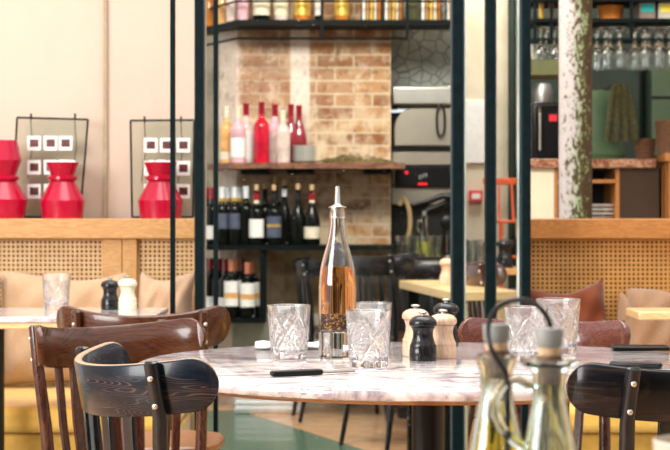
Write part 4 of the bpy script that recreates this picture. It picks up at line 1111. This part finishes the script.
# green fridge panels on the bar wall
fr = empty('green_cupboard', (X(674, 10.6), 10.6, 0), 0, 'pale green cupboard with panelled doors at the right behind the bar', 'cupboard')
MB().box(-.14, .4, -.02, .28, 0, 2.4).build('carcass', 'dark_green', fr, smooth=False)
MB().box(-.13, .4, -.04, -.0205, Z(97, 10.6), 1.86).build('door', 'cabinet_green', fr, smooth=False, bevel=.003)
MB().box(-.13, .4, -.04, -.0205, .9, Z(100, 10.6)).build('door', 'cabinet_green', fr, smooth=False, bevel=.003)
fr2 = MB().box(X(588, 10.7), X(640, 10.7), 10.7, 10.88, 0, 2.3).build('tall_cupboard', 'dark_green', smooth=False, bevel=.005); tag(fr2, 'dark green cupboard behind the hanging cloth', 'cupboard')
# green coat-like tub and cloth
tubp = [(.001, 0), (.10, 0), (.115, .03), (.09, .12), (.075, .24), (.06, .33), (.045, .36), (.001, .365)]
o = MB().lathe(tubp, seg=28).build('green_sack', 'mid_green'); o.location = (X(600, 9.65), 9.65, bz(159) + .0003); o.scale = (1.2, .8, 1); tag(o, 'pale green upright sack on the back bar beside the column', 'sack')
b = MB(); rows = []; n = 24
for j in range(13):
    z = .29 - j * .29 / 12; w = .035 + .055 * (j / 12) ** .7
    front = []; back = []
    for i in range(n + 1):
        u = i / n * 2 - 1
        y = .012 * math.sin(u * 11 + j * .15) * (.4 + j / 12)
        front.append((u * w + .01 * j / 12, y - .003, z)); back.append((u * w + .01 * j / 12, y + .003, z))
    rows.append(front + list(reversed(back)))
o = b.rings(rows).build('cloth', 'cloth_green'); o.location = (X(620, 9.5), 9.5, Z(141, 9.5)); tag(o, 'olive and brown striped cloth hanging above the back bar', 'cloth')
o = MB().tube([(X(620, 9.5), 9.5, Z(141, 9.5) + .28), (X(620, 9.5), 9.56, Z(141, 9.5) + .30), (X(620, 9.5), 10.7, Z(141, 9.5) + .30)], .006, 8).build('cloth_hook', 'black_steel'); tag(o, 'thin steel hook rail that carries the olive cloth', 'hook')
# coffee machine left of the column
cm = empty('coffee_machine', (X(543, 9.7), 9.7, bz(159) + .0003), 0, 'black coffee machine on the bar left of the iron column', 'machine')
MB().box(-.07, .08, -.1, .1, 0, .30).build('body', 'black_plastic', cm, bevel=.02, seg=3)
MB().lathe([(.001, .3002), (.05, .3002), (.055, .36), (.04, .40), (.001, .40)], seg=24).build('hopper', 'steel_dark', cm)
MB().box(.02, .06, -.106, -.1005, .20, .235).build('badge', 'alarm_red', cm, smooth=False)
MB().tube([(-.03, -.1, .27), (-.03, -.13, .24), (-.03, -.13, .05)], .006, 8).build('spout', 'steel', cm)

# ------------------------------------------------------------------ camera and light
cam = bpy.data.cameras.new('camera'); co = bpy.data.objects.new('camera', cam); col.objects.link(co)
co.location = (0, 0, CZ); co.rotation_euler = (R(90), 0, 0)
cam.sensor_width = 36; cam.lens = F / 670 * 36; cam.shift_y = -(225 - HY) / 670
cam.clip_start = .05; cam.clip_end = 60
cam.dof.use_dof = True; cam.dof.focus_distance = 3.25; cam.dof.aperture_fstop = 12.5
sc.camera = co

w = bpy.data.worlds.new('world'); sc.world = w; w.use_nodes = True; nt = w.node_tree; nt.nodes.clear()
wo = nt.nodes.new('ShaderNodeOutputWorld'); bg = nt.nodes.new('ShaderNodeBackground')
tc = nt.nodes.new('ShaderNodeTexCoord'); s = nt.nodes.new('ShaderNodeSeparateXYZ'); nt.links.new(tc.outputs['Generated'], s.inputs[0])
c = ramp(nt, math_(nt, 'ADD', math_(nt, 'MULTIPLY', s.outputs[2], .5), .5), [(.3, (.55, .5, .45)), (.52, (.85, .87, .9)), (.8, (1, .99, .97))])
nt.links.new(c, bg.inputs[0]); bg.inputs[1].default_value = .9; nt.links.new(bg.outputs[0], wo.inputs[0])

def area(name, loc, target, sx, sy, power, color=(1, 1, 1)):
    l = bpy.data.lights.new(name, 'AREA'); l.shape = 'RECTANGLE'; l.size = sx; l.size_y = sy; l.energy = power; l.color = color
    o = bpy.data.objects.new(name, l); col.objects.link(o); o.location = loc
    o.rotation_euler = (Vector(target) - Vector(loc)).to_track_quat('-Z', 'Y').to_euler(); return o
area('street_window_light', (-3.6, 1.0, 2.2), (0, 4.6, .8), 2.6, 2.2, 230, (1, .98, .95))
area('skylight', (.3, 4.6, 4.6), (.1, 4.4, 0), 4.5, 3.0, 165, (1, .98, .95))
area('pier_fill_light', (-.3, 7.3, 3.0), (-.15, 9.9, 1.5), 1.8, .5, 80, (1, .93, .82))  # unseen area light added to brighten the brick pier
area('right_bar_light', (1.6, 8.0, 3.1), (1.5, 9.8, 1.4), 1.2, .4, 14, (1, .95, .8))
area('passage_light', (.95, 10.6, 3.1), (.95, 11.4, 1.4), .6, .5, 30, (1, .97, .9))

sc.view_settings.view_transform = 'Standard'; sc.view_settings.look = 'None'; sc.view_settings.gamma = 1
sc.view_settings.exposure = .5; sc.view_settings.use_curve_mapping = False
try:
    sc.cycles.use_denoising = True; sc.cycles.max_bounces = 14; sc.cycles.transmission_bounces = 12; sc.cycles.transparent_max_bounces = 16
    sc.cycles.sample_clamp_indirect = 8
except Exception: pass
